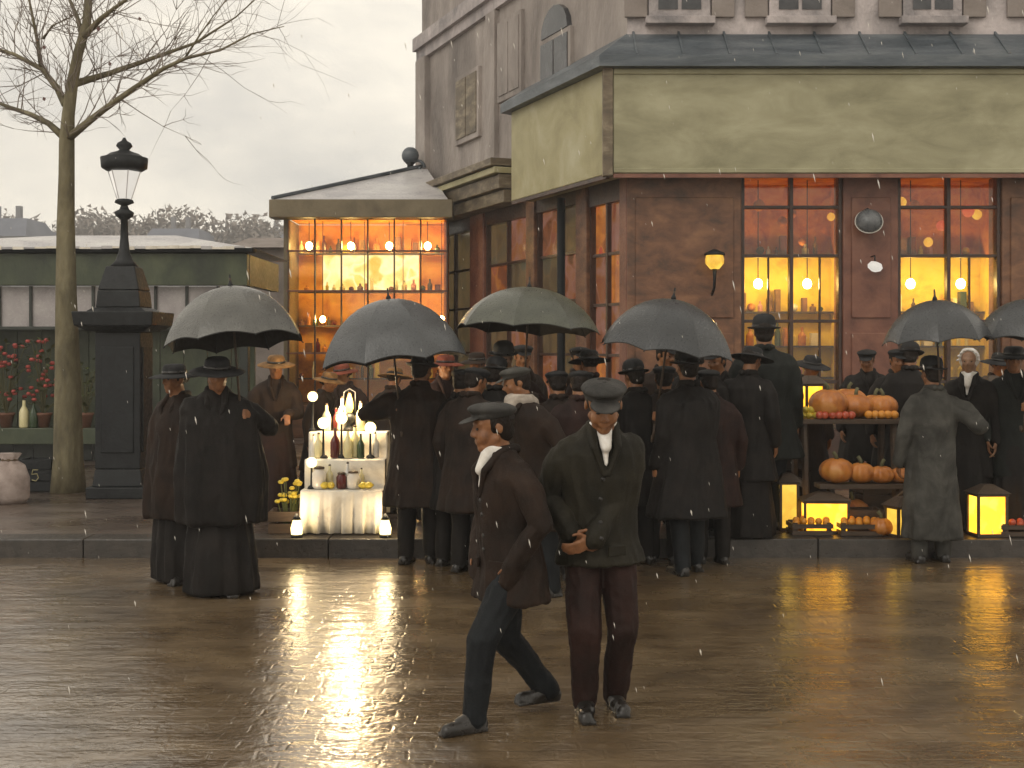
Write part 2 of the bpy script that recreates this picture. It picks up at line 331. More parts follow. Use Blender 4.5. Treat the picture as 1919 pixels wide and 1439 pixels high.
# shopfront wall behind the windows (front): base, piers, lintel
FY = W0.y
def frontx(px, Y=FY): return PX(px, Y)
wA = (frontx(1390), frontx(1580)); wB = (frontx(1684), frontx(1878)); wS = (frontx(1203), frontx(1222))
ZL = 4.3
piers = [(W0.x, wA[0], 'brown'), (wA[1], wB[0], 'redbrown'), (wB[1], frontx(1985), 'brown'), (frontx(2170), RT, 'brown')]
wC = (frontx(1985), frontx(2170))
for x0, x1, mt in piers:
    g = Geo(); g.box(((x0+x1)/2, FY+.25, (ZL+PH)/2), (x1-x0, .5, ZL-PH)); bpart('pier', g, mt, bevel=.02)
    if x1-x0 > .5:   # raised panels on the pier
        for za, zb in ((.5, 1.9), (2.1, 3.7)):
            g = Geo(); g.box(((x0+x1)/2, FY-.012, (za+zb)/2), (x1-x0-.22, .03, zb-za)); bpart('pier_panel', g, mt, bevel=.01)
rows = [(3.58, 4.0, 'p_top'), (2.93, 3.58, 'p_mid'), (2.06, 2.93, 'p_low'), (1.25, 2.06, 'p_bot'), (.62, 1.25, 'p_mid')]
gm = bpy.data.materials.new('clear_glass'); gm.use_nodes = True; t = gm.node_tree; t.nodes.clear()
f_ = nd('ShaderNodeFresnel', t); f_.inputs['IOR'].default_value = 1.5; a_ = nd('ShaderNodeBsdfTransparent', t); a_.inputs[0].default_value = (.97, .93, .84, 1); b_ = nd('ShaderNodeBsdfGlossy', t); b_.inputs['Roughness'].default_value = .08
x_ = nd('ShaderNodeMixShader', t); t.links.new(f_.outputs[0], x_.inputs[0]); t.links.new(a_.outputs[0], x_.inputs[1]); t.links.new(b_.outputs[0], x_.inputs[2]); t.links.new(x_.outputs[0], nd('ShaderNodeOutputMaterial', t).inputs[0]); M['clear'] = gm
M['wallpaper'] = mat('yellow_wallpaper', [(.60, .38, .03), (.82, .60, .05), (.85, .66, .10)], scale=3.5, rough=.7, bump=.1)
M['bulb'] = lit('gas_globe', [(1, .68, .22), (1, .78, .34)], 70, 3)
M['redwall'] = mat('red_wallpaper', [(.30, .05, .02), (.55, .16, .03), (.62, .26, .05)], scale=4, rough=.7, bump=.1)
M['redpaper'] = lit('red_paper', [(.6, .06, .03), (.75, .12, .04)], .5, 5, rough=.6)
M['goldpaper'] = lit('gold_paper', [(.8, .35, .03), (.95, .55, .06)], .6, 5, rough=.6)
WARES = ['redglass', 'paleglass', 'whitejar', 'greenglass', 'terracotta', 'wood', 'pinkflower', 'lemon', 'straw', 'orange']
def wares(mk, r, x0, x1, y, z, hmax=.30, seed=0, dens=.85):
    rr = random.Random(seed); x = x0
    while x < x1-.08:
        ww = rr.uniform(.06, .14); h = rr.uniform(.10, hmax); mt = rr.choice(WARES)
        if rr.random() < dens:
            k = rr.random()
            if k < .5: g = Geo().lathe([(ww*.4, 0), (ww*.42, h*.55), (ww*.16, h*.75), (ww*.15, h)], (x+ww/2, y, z), 10)
            elif k < .7: g = Geo().ell((x+ww/2, y, z+ww*.45), (ww*.45, ww*.45, ww*.45), None, 12, 8)
            else: g = Geo().box((x+ww/2, y, z+h/2), (ww*.85, .12, h))
            mk('ware', g, mt, r)
        x += ww+rr.uniform(.005, .05)
def interior(x0, x1):
    za, zm, zb, ya, yb = .62, 2.98, 4.0, FY+.26, FY+1.15; w = x1-x0; sd_ = int(x0*100)
    r = bpart('shop_interior', Geo().box(((x0+x1)/2, yb, (za+zm)/2), (w+.3, .04, zm-za)), 'wallpaper')
    bpart('upper_back_wall', Geo().box(((x0+x1)/2, yb-.002, (zm+zb)/2+.003), (w+.3, .04, zb-zm)), 'redwall', r)
    for x in (x0-.13, x1+.13):
        bpart('side_panel', Geo().box((x, (ya+yb)/2, (za+zm)/2), (.04, yb-ya-.05, zm-za-.01)), 'wallpaper', r); bpart('side_panel', Geo().box((x, (ya+yb)/2, (zm+zb)/2), (.04, yb-ya-.05, zb-zm-.01)), 'redwall', r)
    bpart('ceiling_panel', Geo().box(((x0+x1)/2, (ya+yb)/2, zb+.02), (w+.3, yb-ya, .04)), 'redwall', r); bpart('display_floor', Geo().box(((x0+x1)/2, (ya+yb)/2, za-.02), (w+.3, yb-ya, .04)), 'wood', r)
    for k, z in enumerate((1.28, 1.72, 2.2, 3.0)):
        bpart('shelf', Geo().box(((x0+x1)/2, yb-.14, z), (w+.2, .22, .025)), 'wood', r); wares(bpart, r, x0, x1, yb-.14, z+.0125, .34, sd_+k)
    wares(bpart, r, x0+.02, x1, FY+.38, za+.001, .5, sd_+9)
    for k in (.24, .74):
        gx = x0+w*k; bpart('gas_globe', Geo().ell((gx, FY+.55, 2.58), (.06, .06, .07), None, 14, 9), 'bulb', r, smooth=True)
        bpart('lamp_rod', Geo().tube([(gx, FY+.55, 2.65), (gx, FY+.55, 4.0)], .007, 6), 'iron', r)
    rr = random.Random(sd_+5)
    for k in range(6):
        gx = x0+w*(k+.5+rr.uniform(-.3, .3))/6; z = rr.uniform(3.15, 3.8); q = rr.uniform(.05, .085)
        bpart('paper_ball', Geo().lathe([(q*.3, -q), (q*.8, -q*.6), (q, 0), (q*.8, q*.6), (q*.3, q)], (gx, FY+rr.uniform(.35, .7), z), 14), rr.choice(['redpaper', 'goldpaper', 'redwall']), r, smooth=True)
def window(x0, x1, ncol, extra=None):
    root = None
    g = Geo(); T = .045
    g.box(((x0+x1)/2, FY+.12, .385), (x1-x0-.004, .24, .46)); 
    g.box(((x0+x1)/2, FY+.12, 4.15), (x1-x0-.004, .24, .296))
    g.box((x0+T/2+.002, FY+.12, 2.31), (T, .14, 3.38)); g.box((x1-T/2-.002, FY+.12, 2.31), (T, .14, 3.38))
    root = bpart('window', g, 'frame', bevel=.006)
    cw = (x1-x0-2*T)/ncol
    for i in range(1, ncol):
        g = Geo(); g.box((x0+T+cw*i, FY+.115, 2.31), (.05, .12, 3.376)); bpart('mullion', g, 'frame', root, bevel=.005)
    for za, zb, mt in rows:
        if zb < 4: g = Geo(); g.box(((x0+x1)/2, FY+.118, zb), (x1-x0-2*T, .10, .04)); bpart('transom', g, 'frame', root, bevel=.004)
        for i in range(ncol):
            xa = x0+T+cw*i; g = Geo(); g.box((xa+cw/2, FY+.135, (za+zb)/2), (cw-.002, .012, zb-za-.002)); bpart('pane', g, 'clear', root)
    if extra:
        for ex, za, zb in extra: g = Geo(); g.box((ex, FY+.12, (za+zb)/2), (.022, .05, zb-za)); bpart('glazing_bar', g, 'frame', root)
    return root
window(*wA, 2, [(frontx(1443), 2.08, 2.91), (frontx(1540), 1.27, 2.91)])
window(*wB, 2, [(frontx(1822), 2.08, 2.91)])
window(*wC, 2)
for w_ in (wA, wB, wC): interior(*w_)
# side shopfront
g = Geo()
def sbox(g, t0, t1, z0, z1, o0, o1):
    p = [sidept(t0, z0, o1), sidept(t0, z0, o0), sidept(t1, z0, o0), sidept(t1, z0, o1)]
    g.hexa(p+[V((q.x, q.y, z1)) for q in p]); return g
def tside(px):   # distance along the side wall seen at this pixel column
    k = (px-CX)/FPX; return (W0.x-k*W0.y)/(k*DS.y-DS.x)
for px0, px1, mt in ((1174, 1160, 'redbrown'), (1098, 1078, 'brown'), (1000, 985, 'brown'), (905, 880, 'redbrown'), (812, 789, 'brown')):
    t0, t1 = max(.0, tside(px0)), tside(px1)
    bpart('pier', sbox(Geo(), t0, t1, PH, ZL, -.45, .0 if t0 > 0 else -.001), mt, bevel=.015)
def swindow(px0, px1, cols, mts, zrows):
    t0, t1 = tside(px0), tside(px1); T = .05
    g = Geo(); sbox(g, t0+.003, t1-.003, PH, .7, -.25, -.04); sbox(g, t0+.003, t1-.003, zrows[-1], ZL, -.25, -.04)
    sbox(g, t0+.003, t0+T, .7, zrows[-1], -.2, -.06); sbox(g, t1-T, t1-.003, .7, zrows[-1], -.2, -.06)
    r = bpart('window', g, 'frame')
    cw = (t1-t0-2*T)/cols; zz = [.7]+zrows
    for i in range(cols):
        if i: bpart('mullion', sbox(Geo(), t0+T+cw*i-.025, t0+T+cw*i+.025, .702, zrows[-1]-.002, -.19, -.07), 'frame', r)
        for j in range(len(zz)-1):
            bpart('pane', sbox(Geo(), t0+T+cw*i+.001, t0+T+cw*(i+1)-.001, zz[j]+.001, zz[j+1]-.001, -.15, -.135), mts[(i+j*2) % len(mts)], r)
    for z in zrows[:-1]: bpart('transom', sbox(Geo(), t0+T, t1-T, z-.02, z+.02, -.18, -.08), 'frame', r)
    return r
swindow(1160, 1098, 2, ['p_side', 'p_mid', 'p_side'], [1.6, 2.3, 3.0, 3.7])
swindow(1078, 1000, 2, ['p_dim', 'p_side', 'p_dim'], [1.6, 2.4, 3.1, 3.8])
swindow(985, 905, 2, ['p_dim', 'b_red', 'p_side', 'p_dim'], [1.6, 2.4, 3.1, 3.8])
swindow(880, 812, 2, ['p_dim'], [1.6, 2.4, 3.1, 3.8])
# fascia boards: front (three lengths), side, corner post
FZ0, FZ1 = PZ(325, 16.6), PZ(127, 16.6)
xs = [F0.x+.07, PX(1560, 16.6), PX(1935, 16.6), RT]
for i in range(1):
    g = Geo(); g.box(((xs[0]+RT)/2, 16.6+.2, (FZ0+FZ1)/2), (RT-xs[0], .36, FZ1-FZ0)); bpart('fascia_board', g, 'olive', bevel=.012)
for z in (FZ0+.04, FZ1-.05):
    g = Geo(); g.box(((xs[0]+RT)/2, 16.61, z), (RT-xs[0]-.01, .03, .06)); bpart('fascia_moulding', g, 'olive', bevel=.008)
def fside(t, z, off=0): p = F0+DS*t+NS*off; return V((p.x, p.y, z))
def fsbox(g, t0, t1, z0, z1, o0, o1):
    p = [fside(t0, z0, o1), fside(t0, z0, o0), fside(t1, z0, o0), fside(t1, z0, o1)]
    g.hexa(p+[V((q.x, q.y, z1)) for q in p]); return g
def tfs(px): k = (px-CX)/FPX; return (F0.x-k*F0.y)/(k*DS.y-DS.x)
tE = tfs(958)
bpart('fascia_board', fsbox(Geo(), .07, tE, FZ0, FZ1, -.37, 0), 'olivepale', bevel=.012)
g = Geo(); g.box((F0.x+.0, F0.y+.1, (FZ0+FZ1)/2-.005), (.13, .2, FZ1-FZ0+.05)); bpart('corner_post', g, 'entab', bevel=.01)
g = Geo(); g.box(((xs[0]+RT)/2, 16.61, FZ0-.03), (RT-xs[0], .05, .05)); bpart('fascia_moulding', g, 'redbrown')
bpart('fascia_moulding', fsbox(Geo(), .08, tE, FZ0-.055, FZ0-.003, -.06, -.005), 'frame')
# soffit between fascia and wall
g = Geo(); g.box(((F0.x+.5+RT)/2, 16.86, FZ0+.06), (RT-F0.x-.5, .3, .05)); bpart('soffit', g, 'frame')
# zinc cornice roof above the fascia: lip and slope
zt = PZ(62, 17.0)
g = Geo()
A = V((F0.x-.12, F0.y-.12, 0)); B = V((RT, F0.y-.12, 0)); W1 = V((W0.x, W0.y, 0))
eo = F0+DS*(tE+.15)+NS*.12; ei = W0+DS*(tE+.12)
g.add([V((A.x, A.y, FZ1)), V((B.x, B.y, FZ1)), V((RT, W0.y+.02, FZ1)), V((W0.x, W0.y+.02, FZ1)),
       V((A.x, A.y, FZ1+.14)), V((B.x, B.y, FZ1+.14)), V((RT, W0.y+.02, zt)), V((W0.x, W0.y+.02, zt))],
      [(3, 2, 1, 0), (0, 1, 5, 4), (4, 5, 6, 7), (1, 2, 6, 5)])
g.add([V((A.x, A.y, FZ1)), V((W0.x, W0.y+.02, FZ1)), V((ei.x+.03, ei.y, FZ1)), V((eo.x, eo.y, FZ1)),
       V((A.x, A.y, FZ1+.14)), V((W0.x, W0.y+.02, zt)), V((ei.x+.03, ei.y, zt-.05)), V((eo.x, eo.y, FZ1+.14))],
      [(0, 1, 2, 3), (3, 7, 4, 0), (4, 7, 6, 5), (2, 6, 7, 3)])
bpart('cornice_roof', g, 'zinc')
for i in range(14):      # standing seams of the zinc
    x = F0.x+.35+i*.6
    if x < RT: g = Geo(); g.hexa([V((x, A.y+.01, FZ1+.12)), V((x+.03, A.y+.01, FZ1+.12)), V((x+.03, W0.y, zt-.02)), V((x, W0.y, zt-.02)), V((x, A.y+.01, FZ1+.165)), V((x+.03, A.y+.01, FZ1+.165)), V((x+.03, W0.y, zt+.025)), V((x, W0.y, zt+.025))]); bpart('zinc_seam', g, 'zinc')
# second, lower entablature further along the side street, in three stepped mouldings
for z0, z1, o, mt in ((4.02, 4.22, .30, 'entab'), (4.24, 4.46, .38, 'entab'), (4.48, 4.58, .46, 'olivepale'), (4.60, 4.72, .52, 'entab')):
    bpart('entablature', sbox(Geo(), tE*1.0+.35, SL+.1, z0, z1, -.02, o), mt, bevel=.01)
# upper windows: front row and side
def upwindow(x0, x1, z0, z1):
    g = Geo(); g.box(((x0+x1)/2, FY-.02, (z0+z1)/2), (x1-x0, .09, z1-z0)); r = bpart('window', g, 'stone', bevel=.01)
    n = 2; cw = (x1-x0-.2)/n
    for i in range(n):
        for za, zb in ((z0+.1, z0+.9), (z0+.94, z1-.1)):
            g = Geo(); g.box((x0+.1+cw*(i+.5), FY-.068, (za+zb)/2), (cw-.05, .02, zb-za)); bpart('pane', g, 'glassdark', r)
    for s in (-1, 1):
        xx = x0-.17 if s < 0 else x1+.17
        g = Geo(); g.box((xx, FY-.04, (z0+z1)/2), (.3, .05, z1-z0)); bpart('shutter', g, 'endwall', r, bevel=.008)
    g = Geo(); g.box(((x0+x1)/2, FY-.08, z0-.06), (x1-x0+.1, .2, .1)); bpart('sill', g, 'stone', r, bevel=.01)
for px0, px1 in ((1215, 1330), (1440, 1555), (1690, 1800), (1930, 2040)):
    upwindow(frontx(px0), frontx(px1), zt+.2, zt+2.2)
def swin(px0, px1, z0, z1, mt, arch=False):
    t0, t1 = tside(px0), tside(px1)
    r = bpart('window', sbox(Geo(), t0-.08, t1+.08, z0-.1, z1+.08, -.02, .07), 'sidestone', bevel=.01)
    tm = (t0+t1)/2
    for ta, tb in ((t0, tm-.02), (tm+.02, t1)): bpart('pane', sbox(Geo(), ta, tb, z0, z1, .05, .085), mt, r)
    if arch:
        g = Geo(); pts = []
        for k in range(9): a = PI*k/8; pts.append((tm+(t1-t0)/2*math.cos(a), z1+.085+.42*math.sin(a)))
        n = len(pts); vs = [sidept(t, z, .08) for t, z in pts]+[sidept(t, z, -.02) for t, z in pts]
        g.add(vs, [tuple(range(n)), tuple(reversed(range(n, 2*n)))]+[(i, i+n, (i+1) % n+n, (i+1) % n) for i in range(n)]); bpart('pane', g, mt, r)
swin(1072, 1022, 5.75, 6.3, 'glassdark', True)
swin(900, 862, 5.45, 6.5, 'entab'); swin(980, 942, 5.85, 7.0, 'sidestone')
bpart('pilaster', sbox(Geo(), tside(935), tside(918), 4.75, 7.35, -.02, .09), 'sidestone', bevel=.01)
bpart('pilaster', sbox(Geo(), tside(806), tside(789), 4.75, 7.35, -.02, .12), 'sidestone', bevel=.01)
# downpipe on the side
g = Geo(); g.tube([sidept(tside(1062), z, .09) for z in (PH, 1.5, 3.9)], .06); bpart('downpipe', g, 'coatblue', smooth=True)
# ------------------------------------------------------------------ wall fittings of the cafe
p = P(1624, 415, 16.9)
t = thing('wall_lamp', 'tilted grey enamel lamp shade on the red brown pier between the two lit windows', 'wall lamp', p)
R = Matrix.Rotation(math.radians(62), 3, 'X') @ Matrix.Rotation(.35, 3, 'Z'); R = Matrix.Rotation(-.35, 3, 'Y') @ R
o = part('shade', Geo().lathe([(.03, .11), (.10, .10), (.16, .03), (.175, -.02), (.165, -.02), (.15, .02), (.05, .075), (.001, .08)], (0, -.12, 0), 24, R), 'greyshade', t, True)
part('rim', Geo().lathe([(.165, -.028), (.183, -.026), (.183, -.016), (.165, -.016)], (0, -.12, 0), 24, R), 'whitejar', t, True)
part('bracket', Geo().tube([(0, .1, .16), (0, -.06, .16), (0, -.12, .10)], .014), 'iron', t, True)
p = P(1636, 500, 16.9)
t = thing('gas_globe', 'small white glass globe hanging on the pier below the grey lamp shade', 'lamp', p)
part('globe', Geo().lathe([(.03, -.07), (.085, -.04), (.10, .0), (.07, .05), (.03, .06)], (0, -.1, 0), 18, Matrix.Rotation(.3, 3, 'Y')), 'paleglow', t, True)
part('arm', Geo().tube([(0, .1, .14), (0, -.08, .14), (0, -.1, .06)], .01), 'iron', t, True)
p = P(1337, 492, 16.85)
t = thing('bracket_lantern', 'dark round lantern with dim yellow glass on the brown wall left of the windows', 'lantern', p)
part('cage', Geo().lathe([(.02, .17), (.13, .12), (.14, .09), (.02, .09)], (0, -.1, 0), 14), 'iron', t, True)
part('glass', Geo().lathe([(.06, -.09), (.12, -.02), (.125, .04), (.11, .088)], (0, -.1, 0), 14), 'paper2', t, True)
part('stem', Geo().tube([(0, -.1, -.09), (0, -.1, -.2), (.0, -.06, -.34), (0, .14, -.42)], [.03, .02, .018, .018]), 'iron', t, True)
# ------------------------------------------------------------------ lit pavilion against the building
PVY = 22.3; x0 = PX(535, PVY); wl = sidept((PVY-W0.y)/DS.y, 0); x1 = wl.x-.52
pvz0, pvz1 = PZ(411, PVY), PZ(378, PVY)
pv = thing('lit_pavilion', 'low shop pavilion glowing orange and yellow under a flat olive brown fascia', 'pavilion', (x0, PVY, PH))
def pp(name, g, mt, parent=None, **k):
    o = part(name, g, mt, parent or pv, **k)
    if parent is None: o.location = (-x0, -PVY, -PH)
    return o
pp('fascia', Geo().box(((x0+x1)/2-.07, PVY-.12, (pvz0+pvz1)/2), (x1-x0+.16+.14, .5, pvz1-pvz0)), 'pavfascia', bevel=.012)
zA, zB, zC = PZ(545, PVY), PZ(470, PVY), pvz0
cols = [x0+.05+(x1-x0-.08)*k/6 for k in range(7)]
zr = [PH+.55, 1.6, zA, zB, zC]
pp('side_wall', Geo().box((x0-.0, PVY+1.35, (pvz0+PH)/2), (.1, 2.5, pvz0-PH)), 'pavfascia')
pp('back_wall', Geo().box(((x0+x1)/2, PVY+2.5, (pvz0+PH)/2), (x1-x0-.12, .1, pvz0-PH)), 'pavfascia')
pp('plinth', Geo().box(((x0+x1)/2, PVY+.02, PH+.27), (x1-x0, .3, .54)), 'brown', bevel=.01)
for i, x in enumerate(cols): pp('post', Geo().box((x, PVY+.02, (zr[0]+pvz0)/2), (.02, .10, pvz0-zr[0]-.004)), 'b_orange' if 0 else 'frame', bevel=.004)
for z in zr[1:-1]: pp('shelf', Geo().box(((x0+x1)/2, PVY+.03, z), (x1-x0-.02, .08, .03)), 'redbrown', bevel=.004)
for j in range(4):
    for i in range(6):
        pp('pane', Geo().box(((cols[i]+cols[i+1])/2, PVY+.06, (zr[j]+zr[j+1])/2), (cols[i+1]-cols[i]-.002, .012, zr[j+1]-zr[j]-.002)), 'clear')
M['orangewall'] = mat('orange_plaster', [(.42, .12, .02), (.68, .28, .04), (.75, .40, .08)], scale=2.5, rough=.7, bump=.1)
pin = pp('shop_interior', Geo().box(((x0+x1)/2, PVY+1.1, (zr[0]+zC)/2), (x1-x0-.1, .04, zC-zr[0])), 'orangewall')
def pip(name, g, mt, parent=None, **k): return part(name, g, mt, pin, **k)
pip('display_floor', Geo().box(((x0+x1)/2, PVY+.6, zr[0]-.03), (x1-x0-.12, .95, .04)), 'wood'); pip('ceiling_panel', Geo().box(((x0+x1)/2, PVY+.6, zC+.03), (x1-x0-.12, .95, .04)), 'orangewall')
pip('end_panel', Geo().box((x1-.07, PVY+.6, (zr[0]+zC)/2), (.04, .95, zC-zr[0]-.02)), 'redwall')
pip('lit_blind', Geo().box(((cols[1]+cols[5])/2-.05, PVY+.95, (zA+zB)/2+.02), (cols[5]-cols[1]-.1, .02, zB-zA-.06)), 'b_bright')
for k, z in enumerate((1.15, 1.62, 2.1, zA+.02, zB+.02)):
    pip('inner_shelf', Geo().box(((x0+x1)/2, PVY+.82, z-.0125), (x1-x0-.2, .22, .025)), 'wood'); wares(lambda n, g, m, r: pip(n, g, m), None, x0+.1, x1-.15, PVY+.8, z+.001, .32 if k != 3 else .24, 40+k, .8)
for f in (.12, .38, .62, .86):
    gx = x0+(x1-x0)*f; pip('gas_globe', Geo().ell((gx, PVY+.45, zB+.12), (.06, .06, .07), None, 14, 9), 'bulb', smooth=True); pip('lamp_rod', Geo().tube([(gx, PVY+.45, zB+.18), (gx, PVY+.45, zC+.01)], .007, 6), 'iron')
    gx += .25; pip('gas_globe', Geo().ell((gx, PVY+.4, 2.2), (.05, .05, .06), None, 14, 9), 'bulb', smooth=True); pip('lamp_rod', Geo().tube([(gx, PVY+.4, 2.25), (gx, PVY+.4, zC+.01)], .006, 6), 'iron')
# lean-to roof rising to the building
a = V((x0-.16, PVY-.35, pvz1+.004)); b = V((x1+.0, PVY-.35, pvz1+.004)); c = sidept(SL-.3, PZ(312, 25), .02); d = V((x0-.16, PVY+2.6, pvz1+.004)); e = sidept(SL-.3, pvz1+.004, .02); b2 = sidept((PVY-.2-W0.y)/DS.y, pvz1+.004, .02)
pp('roof', Geo().add([a, b, c, d, e], [(0, 1, 2), (0, 2, 3), (3, 2, 4), (1, 4, 2), (0, 3, 4, 1)]), 'zincpale')
pp('ridge_cap', Geo().tube([a+V((0, 0, .02)), c+V((0, 0, .03))], .04, 6), 'zinc')
# finial at the top of the lean-to
t = thing('scroll_finial', 'dark round scroll ornament at the top of the pavilion roof', 'ornament', c+V((-.28, -.25, -.12)))
part('ball', Geo().ell((0, 0, .30), (.17, .15, .17)), 'zinc', t, True)
part('post', Geo().lathe([(.16, -.3), (.14, -.1), (.07, 0), (.06, .12), (.1, .16)], (.0, 0, 0), 14), 'iron', t, True)
part('scroll', Geo().tube([V((.12+.16*math.cos(k*.5)*(1-k*.05), 0, .25-.18+.16*math.sin(k*.5)*(1-k*.05))) for k in range(14)], .03, 6), 'zinc', t, True)
# goods in front of the pavilion and along the side street (hanging wares)
random.seed(5)
def bottle(name, label, p, h, mt, cat='bottle', group=None, r=None):
    r = r or h*.16
    t = thing(name, label, cat, p, random.uniform(0, 6), group)
    part('body', Geo().lathe([(r*.9, 0), (r, h*.05), (r, h*.52), (r*.8, h*.62), (r*.36, h*.74), (r*.32, h*.93)], n=14), mt, t, True)
    part('cork', Geo().lathe([(r*.30, h*.925), (r*.33, h*.96), (r*.26, h)], n=10), 'wood', t, True)
    return t
# ------------------------------------------------------------------ grey house end and far skyline
def house(label, px0, px1, ytop, Y, depth=8, roof=1.5, wm='hazehouse', rm='hazeroof', chim=1, win=True, name='house'):
    a, b, z = PX(px0, Y), PX(px1, Y), PZ(ytop, Y)
    t = thing(name, label, 'house', ((a+b)/2, Y, 0)); w = b-a
    part('wall', Geo().box((0, depth/2, (z-roof)/2), (w, depth, z-roof)), wm, t)
    r = part('roof', Geo().hexa([V((-w/2-.2, -.2, z-roof)), V((w/2+.2, -.2, z-roof)), V((w/2+.2, depth+.2, z-roof)), V((-w/2-.2, depth+.2, z-roof)), V((-w/2*.8, depth*.25, z)), V((w/2*.8, depth*.25, z)), V((w/2*.8, depth*.75, z)), V((-w/2*.8, depth*.75, z))]), rm, t)
    for k in range(chim):
        x = w*(-.3+.6*(k+.5)/max(1, chim)+random.uniform(-.05, .05)); part('chimney', Geo().box((x, depth*.5, z+.3), (w*.07, .8, roof*.8+1)), wm, r)
    if win:
        n = max(2, int(w/3.2)); k = 0
        for zz in [q*3.1+1.6 for q in range(int((z-roof-1)/3.1))]:
            for i in range(n):
                x = -w/2+w*(i+.5)/n; part('window', Geo().box((x, -.02, zz+.6), (1.0, .1, 1.6)), 'glassdark', t)
    return t
house('low grey plaster house end between the green kiosk and the lit pavilion', 440, 545, 438, 27, 4, .3, 'endwall', 'endwall', 0, False)
random.seed(11)
for lab, a, b, y, Y, ch in (('far hazy house with a low slate roof at the left frame edge', -90, 46, 404, 150, 2), ('far hazy house with pale walls just right of the bare tree', 30, 128, 430, 185, 1),
        ('far hazy low house behind the left half of the kiosk roof', 128, 236, 436, 195, 2), ('broad far hazy slate roof behind the right half of the kiosk roof', 262, 372, 424, 160, 2),
        ('far hazy house with one chimney left of the grey house end', 366, 452, 434, 190, 1), ('far hazy house just left of the lit pavilion', 446, 560, 428, 200, 1)):
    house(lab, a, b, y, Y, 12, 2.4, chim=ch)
def crownclump(px, y, Y, rx, rz, label):
    c = P(px, y, Y); t = thing('far_tree', label, 'tree', (c.x, c.y, 0)); g = Geo()
    part('trunk', Geo().tube([(0, 0, 0), (0, 0, c.z)], [.4, .15], 6), 'bark', t)
    for i in range(1500):
        v = V((random.gauss(0, .45), random.gauss(0, .45), random.gauss(0, .45)))
        if v.length > 1: v = v/v.length*random.random()
        q = V((v.x*rx, v.y*rx, c.z+v.z*rz)); d = V((random.uniform(-1, 1), random.uniform(-1, 1), random.uniform(-1, 1)))*.7; e = V((random.uniform(-1, 1), random.uniform(-1, 1), random.uniform(-1, 1)))*.7
        g.add([q, q+d, q+e], [(0, 1, 2)])
    part('crown', g, 'twig', t)
for px, y, rx, rz, k in ((15, 440, 3.4, 2.2, 'at the left frame edge'), (175, 432, 3.0, 2.2, 'just right of the bare tree trunk'), (250, 440, 3.2, 2, 'under the street lamp'), (340, 432, 3.6, 2.4, 'behind the broad slate roof'), (470, 436, 3.0, 2.0, 'beside the grey house end')):
    crownclump(px, y+8, 175, rx*1.9, rz*1.7, 'far hazy tree top '+k)
# ------------------------------------------------------------------ green kiosk on the left
KYY = 17.5; kx1 = PX(465, KYY); kx0 = -9.6
kz = lambda y: PZ(y, KYY)
kk = thing('market_kiosk', 'long dark green market kiosk with pale roof edge behind the bare tree', 'kiosk', (kx0, KYY, PH))
def kp(name, g, mt, parent=None, **k):
    o = part(name, g, mt, parent or kk, **k)
    if parent is None: o.location = (-kx0, -KYY, -PH)
    return o
W_ = kx1-kx0; mid = (kx0+kx1)/2
kp('fascia', Geo().box((mid, KYY, (kz(475)+kz(535))/2), (W_, .12, kz(475)-kz(535))), 'green', bevel=.01)
kp('end_fascia', Geo().box((kx1-.06, KYY+1.2, (kz(475)+kz(535))/2), (.12, 2.2, kz(475)-kz(535)-.01)), 'green', bevel=.01)
kp('gutter', Geo().box((mid, KYY-.03, kz(470)), (W_+.2, .26, .06)), 'coatblue', bevel=.01)
zr0 = kz(466); zr1 = kz(427)
r = kp('roof', Geo().add([V((kx0-.1, KYY-.16, zr0)), V((kx1+.1, KYY-.16, zr0)), V((kx1+.1, KYY+2.7, zr0)), V((kx0-.1, KYY+2.7, zr0)), V((-6.6, KYY+1.2, zr1)), V((-4.9, KYY+1.2, zr1))], [(0, 1, 5, 4), (1, 2, 5), (2, 3, 4, 5), (3, 0, 4), (3, 2, 1, 0)]), 'zincpale')
for i in range(40):    # white highlights of the wet roof edge, coloured into uneven short lengths
    x = kx0+W_*(i+.5)/40; kp('edge_highlight', Geo().box((x, KYY-.17, zr0+random.uniform(-.005, .012)), (W_/40*.97, .04, random.uniform(.02, .05))), 'cloth' if random.random() < .5 else 'zincpale')
npan = 14; pw = W_/npan
for i in range(npan):
    x = kx0+pw*(i+.5); kp('pane', Geo().box((x, KYY+.1, (kz(537)+kz(612))/2), (pw-.03, .02, kz(537)-kz(612))), 'lav')
for i in range(npan+1): kp('mullion', Geo().box((kx0+pw*i, KYY+.09, (kz(537)+kz(612))/2), (.035, .07, kz(537)-kz(612)+.02)), 'greendark')
kp('counter', Geo().box((mid, KYY+.0, (kz(800)+kz(830))/2), (W_, .5, kz(800)-kz(830))), 'green', bevel=.01)
nb = 22; bw = W_/nb
for i in range(nb): kp('board', Geo().box((kx0+bw*(i+.5), KYY+.2, (kz(830)+PH)/2), (bw-.012, .06, kz(830)-PH)), 'greendark', bevel=.008)
kp('sill', Geo().box((mid, KYY+.08, kz(615)), (W_, .16, .05)), 'greendark', bevel=.008)
nb = 18; bw = W_/nb
for i in range(nb): kp('back_board', Geo().box((kx0+bw*(i+.5), KYY+.5, (kz(616)+kz(805))/2), (bw-.008, .06, kz(616)-kz(805))), 'green', bevel=.006)
for x in (kx0+.06, -7.4, -5.5, kx1-.06): kp('post', Geo().box((x, KYY+.06, (kz(620)+PH)/2), (.12, .14, kz(620)-PH)), 'greendark', bevel=.01)
